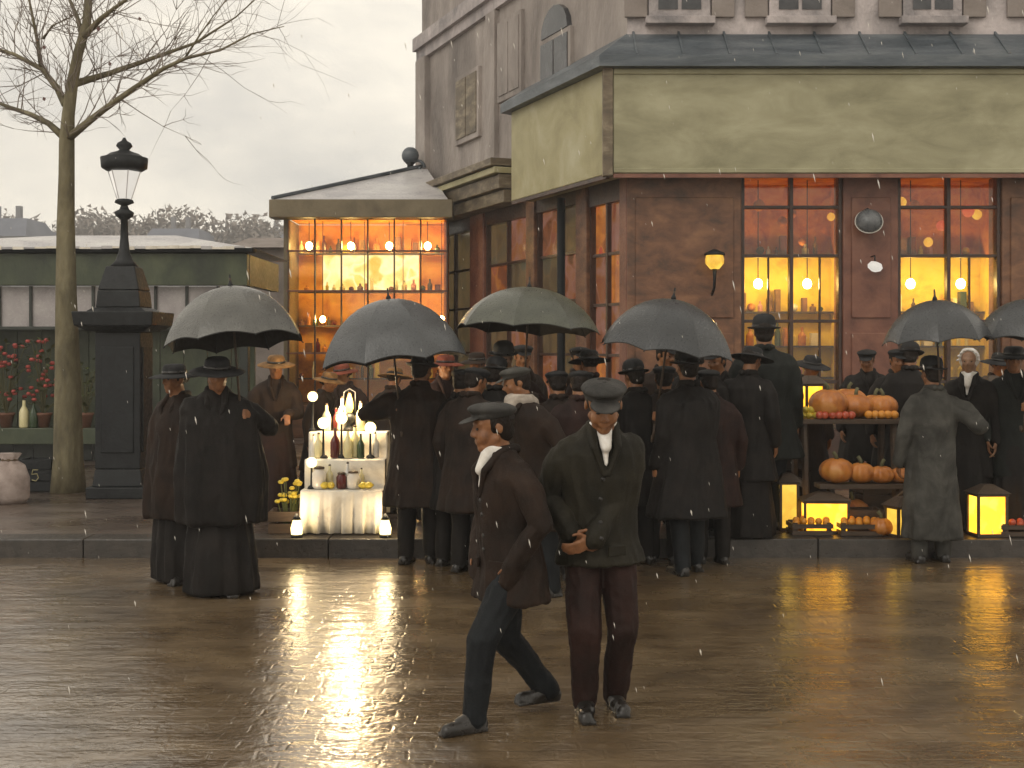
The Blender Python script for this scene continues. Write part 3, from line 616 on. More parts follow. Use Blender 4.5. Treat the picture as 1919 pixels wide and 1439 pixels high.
# plants and wares on the kiosk counter
def plant(label, p, h, w, flower=None, n=60, leaf=.09):
    t = thing('potted_plant', label, 'plant', p)
    part('pot', Geo().lathe([(.07, 0), (.10, .16), (.115, .17), (.115, .2), (.09, .2), (.085, .17)], n=14), 'terracotta', t, True)
    g = Geo(); fl = Geo(); st = Geo()
    for i in range(n):
        a = random.uniform(0, 2*PI); rr = w*math.sqrt(random.random()); z = .2+h*random.random()**.8; q = V((rr*math.cos(a), rr*math.sin(a), z)); 
        d = V((math.cos(a), math.sin(a), random.uniform(-.3, .8))).normalized()*leaf*random.uniform(.7, 1.4); s = d.cross(V((0, 0, 1))).normalized()*leaf*.35
        g.add([q, q+d*.5+s, q+d, q+d*.5-s], [(0, 1, 2, 3)])
        if i % 5 == 0: st.tube([(0, 0, .18), (q.x*.5, q.y*.5, .2+(z-.2)*.6), q], .006, 4)
        if flower and i % 3 == 0: fl.ell(q+V((0, -.02, .03)), (.035, .035, .028), n=7, m=5)
    part('stems', st, 'stalk', t); part('leaves', g, 'leafgreen', t)
    if flower: part('flowers', fl, flower, t, True)['kind'] = 'stuff'
zc = kz(800)
plant('bushy green pot plant with red flowers on the kiosk counter at the left edge', (PX(12, 17.4), 17.4, zc), .95, .26, 'redflower', 110)
plant('tall green pot plant with dark red flowers on the counter beside the tree', (PX(82, 17.4), 17.4, zc), .98, .22, 'redflower', 100)
plant('leafy pot plant on the kiosk counter between tree and lamp pedestal', (PX(160, 17.4), 17.4, zc), .75, .24, None, 100)
for px, h, m, l in ((45, .40, 'paleglass', 'pale bottle on the kiosk counter between the flower pots'), (63, .36, 'greenglass', 'dark green bottle on the kiosk counter beside the pale bottle'), (112, .33, 'paleglass', 'short pale bottle on the kiosk counter behind the tree trunk')):
    bottle('bottle', l, (PX(px, 17.33), 17.33, zc), h, m)
# pale cloth sack and dark crate in front of the kiosk
c = P(22, 940, 13.9); c.z = PH; Y = 1.58*FPX/(942-HY); 
t = thing('sack', 'pale cloth sack standing on the pavement at the left frame edge', 'sack', (PX(18, Y), Y, PH))
sk = Geo(); sk.loft([(V((0, 0, .0)), .16, .14, 0), (V((0, 0, .06)), .20, .18, .02), (V((0, 0, .25)), .20, .18, .03), (V((0, 0, .38)), .15, .14, .06), (V((0, 0, .43)), .07, .07, .1), (V((0, 0, .5)), .11, .1, .15)], 24, 7)
M['sacking'] = mat('sacking', [(.22, .17, .15), (.40, .33, .30)], scale=7, rough=.85, bump=.6, bscale=120); part('cloth_bag', sk, 'sacking', t, True); part('tie', Geo().lathe([(.075, .415), (.085, .43), (.075, .445)], n=14), 'basket', t, True)
def crate(label, p, w, d, h, rz=0, mt='wood', group=None):
    t = thing('crate', label, 'crate', p, rz, group); n = max(2, int(h/.11)); sh = h/n
    for y in (-d/2, d/2):
        for k in range(n): part('slat', Geo().box((0, y, sh*(k+.5)), (w, .015, sh-.02)), mt, t)
    for x in (-w/2+.01, w/2-.01):
        for k in range(n): part('slat', Geo().box((x, 0, sh*(k+.5)), (.015, d-.02, sh-.02)), mt, t)
    for x in (-w/2+.03, w/2-.03):
        for y in (-d/2+.025, d/2-.025): part('corner_post', Geo().box((x, y, h/2), (.035, .03, h)), mt, t)
    part('bottom', Geo().box((0, 0, .012), (w-.04, d-.03, .02)), mt, t)
    return t
Y = 14.0
c1 = crate('dark crate with a pale squiggle painted on its side beside the pale sack', (PX(76, Y), Y, PH), .34, .3, .36, 0, 'iron')
sq = Geo().tube([V((x*.011, -.165, .18+z*.012)) for x, z in ((3, 5), (-2, 5), (-3, 1), (2, 1.5), (3.5, -2), (1, -5), (-3, -4))], .006, 5); part('painted_mark', sq, 'olivepale', c1)
# ------------------------------------------------------------------ street lamp with heavy pedestal
LYY = 13.5; lx = PX(233, LYY); lz = lambda y: PZ(y, LYY)-PH
t = thing('street_lamp', 'cast iron street lamp on a heavy dark pedestal with pale lantern beside the tree', 'street lamp', (lx, LYY, PH))
g = Geo()
def sq(g, w, z0, z1, w1=None):
    w1 = w1 or w; g.hexa([V((-w/2, -w/2, z0)), V((w/2, -w/2, z0)), V((w/2, w/2, z0)), V((-w/2, w/2, z0)), V((-w1/2, -w1/2, z1)), V((w1/2, -w1/2, z1)), V((w1/2, w1/2, z1)), V((-w1/2, w1/2, z1))]); return g
sq(g, .62, 0, .12); sq(g, .52, .121, .30, .47); sq(g, .47, .301, lz(622)); part('pedestal', g, 'iron', t, bevel=.012)
g = Geo(); sq(g, .60, lz(621), lz(612), .78); sq(g, .80, lz(611.5), lz(585), .84); sq(g, .62, lz(584.5), lz(577), .50); part('cornice', g, 'iron', t, bevel=.012)
g = Geo(); sq(g, .46, lz(577), lz(545), .43); sq(g, .43, lz(544.5), lz(500), .3); part('upper_pedestal', g, 'iron', t, bevel=.012)
for s in ((0, -1), (1, 0), (-1, 0)):
    part('panel', Geo().box((s[0]*.24, s[1]*.24, 1.02), (.34 if s[0] == 0 else .02, .02 if s[0] == 0 else .34, 1.1)), 'iron', t, bevel=.008)
part('post', Geo().lathe([(.15, lz(500)), (.09, lz(488)), (.055, lz(470)), (.042, lz(445)), (.036, lz(412)), (.09, lz(405)), (.10, lz(398)), (.05, lz(392)), (.035, lz(385)), (.10, lz(380)), (.09, lz(375)), (.03, lz(371))], n=18), 'iron', t, True)
part('lantern_glass', Geo().lathe([(.07, lz(373)), (.10, lz(360)), (.165, lz(322))], n=6), 'paleglow', t)  # faint glow stands in for the sky seen through the lantern
for k in range(6):
    a = 2*PI*k/6; part('lantern_bar', Geo().tube([(.074*math.cos(a), .074*math.sin(a), lz(374)), (.17*math.cos(a), .17*math.sin(a), lz(321))], .005, 5), 'zincpale', t)
part('lantern_cap', Geo().lathe([(.19, lz(320)), (.235, lz(315)), (.245, lz(296)), (.20, lz(294)), (.15, lz(288)), (.08, lz(284)), (.05, lz(281)), (.085, lz(274)), (.07, lz(268)), (.03, lz(264)), (.012, lz(258))], n=18), 'iron', t, True)
# ------------------------------------------------------------------ bare tree
TY = 13.9; random.seed(21)
tx = PX(128, TY)
tree = thing('bare_tree', 'slender bare winter tree with forked limbs beside the dark street lamp', 'tree', (tx, TY, PH))
def tp(px, py, dy=0): q = P(px, py, TY); return V((q.x-tx, dy, q.z-PH))
g = Geo()
tr = [(128, 925, 0, .20), (128, 860, 0, .165), (127, 700, 0, .14), (124, 550, 0, .115), (122, 420, .02, .098), (123, 330, .03, .088), (124, 265, .02, .085), (128, 215, 0, .07), (138, 160, -.05, .064), (152, 105, -.1, .055), (168, 50, -.1, .05), (174, -30, -.1, .04), (178, -130, 0, .03), (186, -240, 0, .015)]
g.tube([tp(a, b, c) for a, b, c, d in tr], [d for *_, d in tr], 10)
limbs = [
 [(124, 262, 0, .05), (165, 236, -.1, .04), (205, 212, -.2, .034), (270, 180, -.4, .028), (330, 147, -.5, .022), (375, 132, -.6, .018), (440, 122, -.7, .012), (500, 97, -.8, .008), (560, 88, -.9, .004)],
 [(118, 255, 0, .045), (85, 228, .1, .034), (45, 208, .2, .028), (0, 192, .3, .022), (-70, 165, .4, .014), (-150, 150, .5, .006)],
 [(122, 195, 0, .045), (95, 158, .2, .038), (60, 118, .3, .030), (0, 86, .4, .022), (-80, 60, .5, .012), (-150, 20, .5, .006)],
 [(58, 115, .3, .026), (50, 60, .3, .02), (38, 0, .3, .014), (22, -80, .3, .006)],
 [(138, 160, -.05, .045), (200, 128, .2, .03), (290, 85, .4, .022), (345, 60, .5, .016), (420, 5, .6, .009), (480, -50, .6, .005)],
 [(160, 75, -.1, .04), (205, 48, -.3, .026), (260, 24, -.5, .018), (330, -20, -.6, .01), (420, -70, -.6, .006)],
 [(160, 70, -.1, .035), (138, 25, .1, .022), (110, -30, .2, .014), (70, -110, .3, .007)],
 [(373, 132, -.6, .013), (400, 90, -.6, .009), (425, 55, -.6, .006), (470, 10, -.7, .003)],
 [(172, -10, -.1, .03), (230, -60, -.2, .02), (330, -120, -.4, .01), (450, -150, -.5, .005)],
 [(62, 60, .3, .014), (85, 40, .2, .01), (120, 30, .1, .006), (150, 25, 0, .003)]]
tips = []
for L_ in limbs:
    pts = [tp(a, b, c) for a, b, c, d in L_]; g.tube(pts, [d for *_, d in L_], 7)
    for i in range(1, len(pts)): tips.append((pts[i-1], pts[i], L_[i][3]))
tips += [(tp(*tr[i-1][:3]), tp(*tr[i][:3]), tr[i][3]) for i in range(8, len(tr))]
part('trunk', g, 'bark', tree, True)
tw = Geo(); lf = Geo()
def twig(p, d, l, r, lev):
    pts = [p]; q = p.copy(); dd = d.copy()
    for k in range(3):
        dd = (dd+V((random.gauss(0, .16), random.gauss(0, .16), random.gauss(.03, .13)))).normalized(); q = q+dd*l/3; pts.append(q.copy())
    tw.tube(pts, [r, r*.8, r*.55, r*.25], 3)
    if lev < 3:
        for k in range(random.choice((2, 3, 3)) if lev < 2 else 2):
            j = random.choice((1, 2, 3)); dn = (dd+V((random.gauss(0, .55), random.gauss(0, .5), random.gauss(.05, .45)))).normalized(); twig(pts[j], dn, l*random.uniform(.5, .75), r*.6, lev+1)
    elif random.random() < .012:
        s = .03; lf.add([q, q+V((s, 0, -s*.6)), q+V((s*.4, s*.3, -s*1.6)), q+V((-s*.4, 0, -s))], [(0, 1, 2, 3)])
for a, b, r in tips:
    L_ = (b-a).length; n = max(2, int(L_/.062))
    for k in range(n):
        f = (k+random.random())/n; d = (b-a).normalized(); dn = (d*.8+V((random.gauss(0, .5), random.gauss(0, .6), random.gauss(.1, .5)))).normalized()
        twig(a+(b-a)*f, dn, random.uniform(.3, .95), min(.008, max(.0035, r*.4)), 1 if r > .02 else 2)
part('crown', tw, 'twig', tree); part('leaves', lf, 'leafred', tree)
# ------------------------------------------------------------------ people
def ik(a, c, l1, l2, pole):
    d = c-a; L_ = d.length
    if L_ > (l1+l2)*.9985: c = a+d.normalized()*(l1+l2)*.9985; d = c-a; L_ = d.length
    x = (l1*l1-l2*l2+L_*L_)/(2*L_); h = math.sqrt(max(0, l1*l1-x*x)); u = d.normalized(); p = (pole-u*pole.dot(u)).normalized()
    return a+u*x+p*h, c
def hand_relaxed(g, w, d, n, s, L_):
    """w wrist, d finger direction, n palm normal, s thumb side"""
    d = d.normalized(); s = (s-d*s.dot(d)).normalized(); n = d.cross(s)*(1 if d.cross(s).dot(n) > 0 else -1)
    k = L_/.18
    for j, o in enumerate((.026, .009, -.009, -.025)):
        kn = w+d*.085*k+s*o*k; g.cap(w+s*o*.6*k, .016*k, kn, .0125*k, 8)
        fl = (.072, .08, .075, .058)[j]*k; q = kn; dd = d
        for b, f in ((.35, .45), (.75, .32), (1.05, .23)):
            dd = (d*math.cos(b)+n*math.sin(b)).normalized(); e = q+dd*fl*f; g.cap(q, .0095*k, e, .0085*k, 8); q = e
    a = w+d*.025*k+s*.03*k; b = a+(d*.7+s*.7).normalized()*.042*k+n*.012*k; g.cap(w+d*.02*k+s*.012*k, .016*k, a, .014*k, 8); g.cap(a, .012*k, b, .010*k, 8); g.cap(b, .010*k, b+(d*.9+n*.4).normalized()*.032*k, .0085*k, 8)
def hand_grip(g, G, ax, fwd, L_):
    """fist closed round a shaft through G along ax; the forearm comes along fwd. returns the wrist"""
    k = L_/.18; ax = ax.normalized(); fwd = (fwd-ax*fwd.dot(ax)).normalized(); sd = ax.cross(fwd)
    pc = G-fwd*.012*k+sd*.034*k; w = pc-fwd*.075*k
    for o in (.028, .009, -.009, -.027): g.cap(w+ax*o*.6*k, .017*k, pc+ax*o*k+fwd*.02*k, .0125*k, 8)
    for j, o in enumerate((.029, .0098, -.0098, -.028)):
        R_ = .026*k; prev = None
        for a in (-20, 25, 75, 125, 175, 225):
            t_ = math.radians(a); q = G+ax*o*k+(sd*math.cos(t_)+fwd*math.sin(t_))*R_
            if prev is not None: g.cap(prev, .0095*k, q, .009*k, 8)
            prev = q
    prev = pc+ax*.03*k-fwd*.02*k
    for a in (-40, -85, -130):
        t_ = math.radians(a); q = G+ax*(.042)*k+(sd*math.cos(t_)+fwd*math.sin(t_))*.027*k; g.cap(prev, .0115*k, q, .010*k, 8); prev = q
    return w
PERSONS = {}
def person(label, loc, H, yaw=0, feet=((.075, 0, 0), (-.075, 0, 0)), lean=(0, 0), head=(0, 0), hands=(None, None), coat='coatblack', hem=.36, flare=1.0, lower='trousers', lowmat='coatblue',
           hat='cap', hatmat='capgrey', skin='skin', collar=None, vox=.013, hr=.135, fold=.013, seed=0, girth=1.0, cape=False, scarf=None, hair='hair', hatscale=1.0, headfwd=.02, young=False):
    rs_ = random.Random(seed*7+3)
    if vox > .008 and feet[0] == (.075, 0, 0): feet = ((.08+rs_.uniform(-.01, .03), rs_.uniform(-.09, .09), 0), (-.08-rs_.uniform(-.01, .03), rs_.uniform(-.09, .09), 0)); lean = (lean[0]+rs_.uniform(-.04, .04), lean[1]-rs_.uniform(0, .07)); head = (head[0]+rs_.uniform(-.25, .25), head[1]+rs_.uniform(0, .2))
    root = thing('person', label, 'person', loc, yaw, None); mw = Matrix.Translation(V(loc)) @ Matrix.Rotation(yaw, 4, 'Z'); inv = mw.inverted()
    l1, l2 = .245*H, .238*H; lean = V((lean[0], lean[1], 0)); ank = .042*H
    fp = [V((f[0], f[1], ank+f[2])) for f in feet]
    pel = V((lean.x*.15, lean.y*.15, 0)); mid = (fp[0]+fp[1])/2; pel += V((mid.x, mid.y, 0))
    hz = .51*H
    for i, s in ((0, 1), (1, -1)):
        dd = math.hypot(fp[i].x-(pel.x+s*.05*H), fp[i].y-pel.y); hz = min(hz, fp[i].z+math.sqrt(max(.01, (.48*H)**2-dd*dd)))
    dz = hz-.51*H
    def c(z, dx=0, dy=0):      # centre line of the trunk
        k = max(-.6, (z-.51)/.32) if z > .51 else (z-.51)/.5; f = lean*max(0, k) if z > .51 else (pel-V((mid.x, mid.y, 0)))*0
        return V((pel.x+f.x+dx, pel.y+f.y+dy, z*H+dz if z > .51 else z*(hz/.51)))
    sh = [c(.797, s*.103*H*min(girth, 1.1), .005*H) for s in (1, -1)]
    ua, fa, hl = .172*H, .150*H, .105*H
    sk = Geo(); ct = Geo(); tr_ = Geo()
    # trunk and legs of the body
    sk.loft([(c(.49), .075*H, .06*H, 0), (c(.55), .085*H, .06*H, 0), (c(.62), .072*H, .052*H, 0), (c(.72), .085*H, .06*H, 0), (c(.78), .08*H, .045*H, 0), (c(.82), .045*H, .036*H, 0)], 16)
    kn = []
    for i, s in ((0, 1), (1, -1)):
        hip = c(.5, s*.05*H); q_ = (fp[i]-hip).length/(l1+l2)*1.002 if vox > .008 else 1; k_, a_ = ik(hip, fp[i], l1*q_, l2*q_, V((s*.12, -1, 0))); kn.append((hip, k_, a_))
        sk.cap(hip, .050*H, k_, .032*H); sk.cap(k_, .031*H, a_, .021*H); sk.cap(a_, .021*H, a_+V((s*.01*H, -.06*H, -.022*H)), .010*H)
    # head
    hh = hr*H; neck = c(.84, 0, -.005*H); hp = neck+V((0, -headfwd*H, .065*H-0.0)) if 0 else c(.845, 0, -headfwd*H)+V((0, 0, .045*H+hh*.30))
    HR = Matrix.Rotation(head[0], 3, 'Z') @ Matrix.Rotation(head[1], 3, 'X')
    piv = hp+V((0, .02*H, -hh*.42))
    def hd(x, y, z): return piv+HR @ (V((x, y-.02*H/hh, z+.42))*hh)
    sk.cap(c(.80), .042*H, hd(0, .06, -.30), .036*H)
    E = lambda x, y, z, a, b, d: sk.ell(hd(x, y, z), (a*hh, b*hh, d*hh), HR)
    E(0, .04, .13, .335, .42, .36); E(0, -.14, -.10, .25, .26, .33); E(0, -.26, -.40, .13, .11, .10)
    for s in (1, -1):
        sk.cap(hd(s*.22, .0, -.22), .085*hh, hd(s*.06, -.24, -.40), .08*hh)
        if not young: sk.cap(hd(s*.18, -.335, .085), .04*hh, hd(s*.04, -.385, .07), .045*hh); E(s*.165, -.27, -.10, .09, .09, .09)
        else: E(s*.13, -.235, -.16, .13, .13, .15); sk.cap(hd(s*.17, -.30, .10), .05*hh, hd(s*.04, -.33, .10), .055*hh)
        E(s*.335, .06, -.03, .035, .08, .115); E(s*.045, -.415, -.135, .042, .045, .035)
    sk.cap(hd(0, -.37 if young else -.385, .04), .04*hh, hd(0, -.44 if young else -.475, -.105), .05*hh)
    sk.cap(hd(-.085, -.365, -.245), .028*hh, hd(.085, -.365, -.245), .028*hh); sk.cap(hd(-.07, -.355, -.295), .032*hh, hd(.07, -.355, -.295), .032*hh)
    # arms
    for i, s in ((0, 1), (1, -1)):
        sp = hands[i]; S = sh[i]
        if sp and sp[0] == 'grip':
            G = inv @ V(sp[1]); ax = (inv.to_3x3() @ V(sp[2])).normalized(); fw = (G-S); fw.z = 0
            fw = (fw.normalized()+V((-s*.35, -.3, 0))).normalized(); w = hand_grip(sk, G, ax, fw, .18*H/1.7); pole = V((s*.8, .5, -.9))
        elif sp and sp[0] == 'at':
            w = V(sp[1]); hand_relaxed(sk, w, V(sp[2]), V(sp[3]), V(sp[4]), .18*H/1.7); pole = V((s*.7, .9, -.4))
        elif sp and sp[0] == 'pocket':
            w = c(.52, s*.115*H, -.055*H); hand_relaxed(sk, w, V((-s*.3, -.25, -1)), V((-s, 0, 0)), V((0, -1, 0)), .15*H/1.7); pole = V((s*.9, .8, 0))
        else:
            w = c(.49, s*(.155 if not cape else .11)*H, -.03*H); hand_relaxed(sk, w, V((-.05*s, -.15, -1)), V((-s, 0, 0)), V((0, -1, 0)), .18*H/1.7); pole = V((s*.3, 1, 0))
        e_, w2 = ik(S, w, ua, fa, pole)
        sk.cap(S+V((-s*.02*H, 0, -.015*H)), .024*H, e_, .022*H); sk.cap(e_, .022*H, w, .0165*H)
        we = e_+(w-e_)*(.93 if not (sp and sp[0] == 'pocket') else 1.0)
        ct.cap(S+V((-s*.022*H, 0, -.012*H)), .045*H, S.lerp(e_, .35), .043*H); ct.cap(S.lerp(e_, .35), .043*H, e_, .037*H); ct.cap(e_, .037*H, we, .030*H)
        if sp and sp[0] == 'pocket': ct.cap(w, .03*H, w+V((-s*.02*H, -.01*H, -.05*H)), .028*H)
    bm = remesh(sk, .0065 if vox < .008 else .0105, 3); bm.name = 'body'; link('body', bm, skin, root)
    # coat
    q = girth
    R_ = [(c(.855), .047*H, .045*H, 0), (c(.835), .066*H, .05*H, 0), (c(.815), .105*H*q, .06*H, 0), (c(.775), .125*H*q, .075*H*q, 0), (c(.70), .118*H*q, .083*H*q, .0), (c(.61), .106*H*q, .08*H*q, .02), (c(.52), .113*H*q, .088*H*q, .02)]
    for f in (.33, .66, 1):
        z = .52+(hem-.52)*f; R_.append((c(z), (.113+.035*f*flare)*H*q, (.088+.03*f*flare)*H*q, .025+.03*f))
    ct.loft(list(reversed(R_)), 28, 7, seed)
    if cape: ct.loft([(c(.30), .185*H, .15*H, .07), (c(.42), .19*H, .155*H, .06), (c(.52), .188*H, .15*H, .05), (c(.62), .175*H, .135*H, .04), (c(.72), .16*H, .115*H, .03), (c(.80), .13*H, .08*H, 0), (c(.845), .06*H, .05*H, 0)], 28, 9, seed)
    link('coat', remesh(ct, vox, 5, fold, 8, seed), coat, root)
    # lapels / collar of the coat
    cg = Geo()
    for s in (1, -1): cg.cap(c(.86, s*.035*H, -.01*H), .017*H, c(.80, s*.035*H, -.082*H), .012*H); cg.cap(c(.86, s*.035*H, -.01*H), .017*H, c(.862, s*.015*H, .045*H), .018*H); cg.cap(c(.80, s*.035*H, -.082*H), .012*H, c(.72, s*.008*H, -.09*H), .008*H)
    link('lapels', remesh(cg, .008, 2), coat, root)
    if lower == 'trousers':
        tr_.ell(c(.50), (.10*H*q, .085*H*q, .07*H))
        for hip, k_, a_ in kn: tr_.cap(hip, .062*H*q, k_, .048*H); tr_.cap(k_, .048*H, a_+V((0, 0, -.004*H)), .037*H)
        link('trousers', remesh(tr_, vox, 4, fold*.55, 9, seed+4, .7), lowmat, root)
    else:
        tr_.loft([(c(.012)+V((0, .01*H, 0)), .155*H*flare, .15*H*flare, .07), (c(.1), .148*H*flare, .143*H*flare, .07), (c(.2), .14*H*flare, .132*H*flare, .06), (c(.3), (.13*flare*.6+.05)*H, (.12*flare*.6+.048)*H, .05), (c(.4), .118*H, .108*H, .03), (c(.52), .10*H, .085*H, .02), (c(.62), .075*H, .06*H, 0)], 36, 11, seed)
        link('skirt', remesh(tr_, vox, 3, fold, 8, seed+4, .25), lowmat, root)
    for i, s in ((0, 1), (1, -1)):
        sg = Geo(); a_ = kn[i][2]; sg.cap(kn[i][1].lerp(a_, .72), .029*H, a_, .028*H); sg.cap(a_, .029*H, a_+V((0, .012*H, -.016*H)), .028*H); sg.cap(a_+V((0, -.01*H, -.004*H)), .027*H, a_+V((0, -.05*H, -.018*H)), .025*H); sg.cap(a_+V((0, .02*H, -.02*H)), .026*H, a_+V((s*.012*H, -.095*H, -.024*H)), .022*H)
        sg.box(a_+V((s*.005*H, -.04*H, -.036*H)), (.045*H, .155*H, .012*H))
        link('shoe', remesh(sg, .008, 3), 'leather', root)
    # hair, eyes, collar, hat
    hg = Geo(); hg.ell(hd(0, .10, .12), (.365*hh, .40*hh, .385*hh), HR); 
    if lower == 'skirt': hg.ell(hd(0, .42, .02), (.2*hh, .17*hh, .19*hh), HR)
    else: hg.ell(hd(0, .2, -.12), (.30*hh, .25*hh, .25*hh), HR)
    link('hair', remesh(hg, .008, 2), hair, root)
    for s in (1, -1):
        part('eye', Geo().ell(hd(s*.125, -.352, .005), (.045*hh, .03*hh, .03*hh), HR, 10, 6), 'eye', root, True)
    if collar:
        cg = Geo()
        cg.loft([(c(.835), .047*H, .043*H, 0), (c(.872, 0, -.006*H), .046*H, .044*H, 0)], 18); cg.cap(c(.865, 0, -.035*H), .026*H, c(.80, 0, -.078*H), .017*H); cg.cap(c(.86, 0, -.04*H), .022*H, c(.75, 0, -.085*H), .006*H)
        link('collar', remesh(cg, .007, 2), collar, root)
    if scarf:
        cg = Geo(); cg.loft([(c(.825), .062*H, .06*H, 0), (c(.85, 0, -.006*H), .068*H, .065*H, .04), (c(.875, 0, -.012*H), .055*H, .055*H, 0)], 18, 5); cg.cap(c(.85, 0, -.065*H), .03*H, c(.78, .01*H, -.1*H), .025*H)
        link('scarf', remesh(cg, .009, 3, .004, 14), scarf, root)
    hs = hh*hatscale
    def hq(x, y, z): return V((x, y, z))*hs
    HM = HR.to_4x4(); HM.translation = hd(0, 0, 0)
    def hput(name, g, mt, par, vx=None, sm=2):
        o = link(name, remesh(g, vx, sm, .002, 20) if vx else g.mesh(name, True), mt, par)
        return o
    if hat == 'cap':
        g = Geo(); g.ell(hq(0, .04, .34), hq(.45, .52, .15), Matrix.Rotation(-.14, 3, 'X'), 18, 10); g.ell(hq(0, .05, .24), hq(.40, .46, .14), None, 18, 8)
        hc = hput('cap', g, hatmat, root, .008); hc.matrix_local = HM
        g = Geo(); g.ell(hq(0, -.44, .205), hq(.29, .25, .032), Matrix.Rotation(.22, 3, 'X'), 16, 6); hput('peak', g, hatmat, hc)
        g = Geo(); g.ell(hq(0, 0, .485), hq(.045, .045, .025)); hput('button', g, hatmat, hc)
    elif hat == 'bowler':
        g = Geo().lathe([(.39*hs, .12*hs), (.42*hs, .2*hs), (.41*hs, .42*hs), (.36*hs, .56*hs), (.24*hs, .65*hs), (.08*hs, .68*hs)], n=20); hc = hput('bowler_hat', g, hatmat, root); hc.matrix_local = HM
        hput('brim', Geo().lathe([(.40*hs, .13*hs), (.55*hs, .15*hs), (.60*hs, .20*hs), (.57*hs, .20*hs), (.42*hs, .165*hs)], n=24), hatmat, hc)
        hput('band', Geo().lathe([(.425*hs, .17*hs), (.435*hs, .19*hs), (.435*hs, .27*hs), (.425*hs, .28*hs)], n=20), 'leather', hc)
    elif hat == 'wide':
        g = Geo().lathe([(.38*hs, .12*hs), (.41*hs, .2*hs), (.38*hs, .42*hs), (.30*hs, .5*hs), (.1*hs, .52*hs)], n=20); hc = hput('hat', g, hatmat, root); hc.matrix_local = HM
        hput('brim', Geo().lathe([(.38*hs, .14*hs), (.62*hs, .12*hs), (.85*hs, .05*hs), (.86*hs, .07*hs), (.62*hs, .155*hs), (.40*hs, .185*hs)], n=26), hatmat, hc)
        hput('ribbon', Geo().lathe([(.40*hs, .18*hs), (.42*hs, .19*hs), (.415*hs, .27*hs), (.395*hs, .28*hs)], n=20), 'leather', hc)
    elif hat == 'bonnet':
        g = Geo(); g.ell(hq(0, .14, .10), hq(.42, .40, .46)); g.loft([(hq(0, -.05, .42), .3*hs, .2*hs, 0), (hq(0, -.05, .52), .2*hs, .15*hs, 0)], 14)
        for k in range(9): a = PI*k/8; g.cap(hq(.40*math.cos(a), -.16, .05+.40*math.sin(a)), .06*hs, hq(.44*math.cos(a), -.26, .05+.43*math.sin(a)), .035*hs, 7)
        hc = hput('bonnet', g, hatmat, root, .009); hc.matrix_local = HM
    elif hat == 'top':
        g = Geo().lathe([(.39*hs, .12*hs), (.41*hs, .2*hs), (.40*hs, .5*hs), (.43*hs, .86*hs), (.38*hs, .88*hs)], n=20); hc = hput('hat', g, hatmat, root); hc.matrix_local = HM
        hput('brim', Geo().lathe([(.40*hs, .13*hs), (.58*hs, .15*hs), (.63*hs, .20*hs), (.57*hs, .19*hs), (.42*hs, .165*hs)], n=24), hatmat, hc)
    return root
# ------------------------------------------------------------------ umbrellas
def umbrella(label, apex, axis, Rr, dep, mt, L_=.92, grip=.68, spin=0.2, lin='lining'):
    apex = V(apex); axis = V(axis).normalized(); q = axis.to_track_quat('Z', 'Y')
    root = thing('umbrella', label, 'umbrella', apex-axis*L_); root.rotation_mode = 'QUATERNION'; root.rotation_quaternion = q @ Quaternion((0, 0, 1), spin)
    top = L_; am = math.radians(68)
    def prof(r): a = am*r; return Rr*math.sin(a)/math.sin(am), -dep*(1-math.cos(a))/(1-math.cos(am))
    NR, NT = 9, 8; w = 2*PI/8
    def surf(off):
        vs = []
        for i in range(NR+1):
            r = .012+.988*i/NR
            for j in range(NT+1):
                f = j/NT; s = math.sin(PI*f); rad, z = prof(r*(1-.045*s*(i/NR)**2)); rad *= (1-.055*s*r)
                a = -w/2+w*f; vs.append(V((rad*math.cos(a), rad*math.sin(a), top+z-off)))
        return vs
    def pan(off, flip):
        fs = []
        for i in range(NR):
            for j in range(NT):
                a = i*(NT+1)+j; fq = (a, a+NT+1, a+NT+2, a+1); fs.append(tuple(reversed(fq)) if flip else fq)
        return surf(off), fs
    g = Geo(); g.add(*pan(0, False)); me = g.mesh('panel', True); me.materials.append(M[mt])
    g = Geo(); g.add(*pan(.007, True)); ml = g.mesh('lining', True); ml.materials.append(M[lin])
    rb = Geo().tube([V((prof(r)[0], 0, top+prof(r)[1]-.012)) for r in [k/8 for k in range(9)]]+[V((Rr*1.02, 0, top-dep-.012))], .0045, 5)
    mr = rb.mesh('rib'); mr.materials.append(M['iron'])
    for k in range(8):
        o = link('panel', me, None, root); o.rotation_euler.z = w*k
        o2 = link('lining', ml, None, o)
        o = link('rib', mr, None, root); o.rotation_euler.z = w*(k+.5)
    part('shaft', Geo().tube([(0, 0, .02), (0, 0, top+.06)], .0085, 8), 'wood', root, True)
    part('ferrule', Geo().lathe([(.022, top-.004), (.016, top+.02), (.009, top+.03), (.006, top+.085)], n=10), 'iron', root, True)
    part('handle', Geo().tube([(0, 0, .1), (0, 0, .02), (.012, 0, -.02), (.035, 0, -.04), (.06, 0, -.025), (.068, 0, .005)], .012, 8), 'wood', root, True)
    return apex-axis*grip
def ground(px, Y, z=0): return V((PX(px, Y), Y, z))
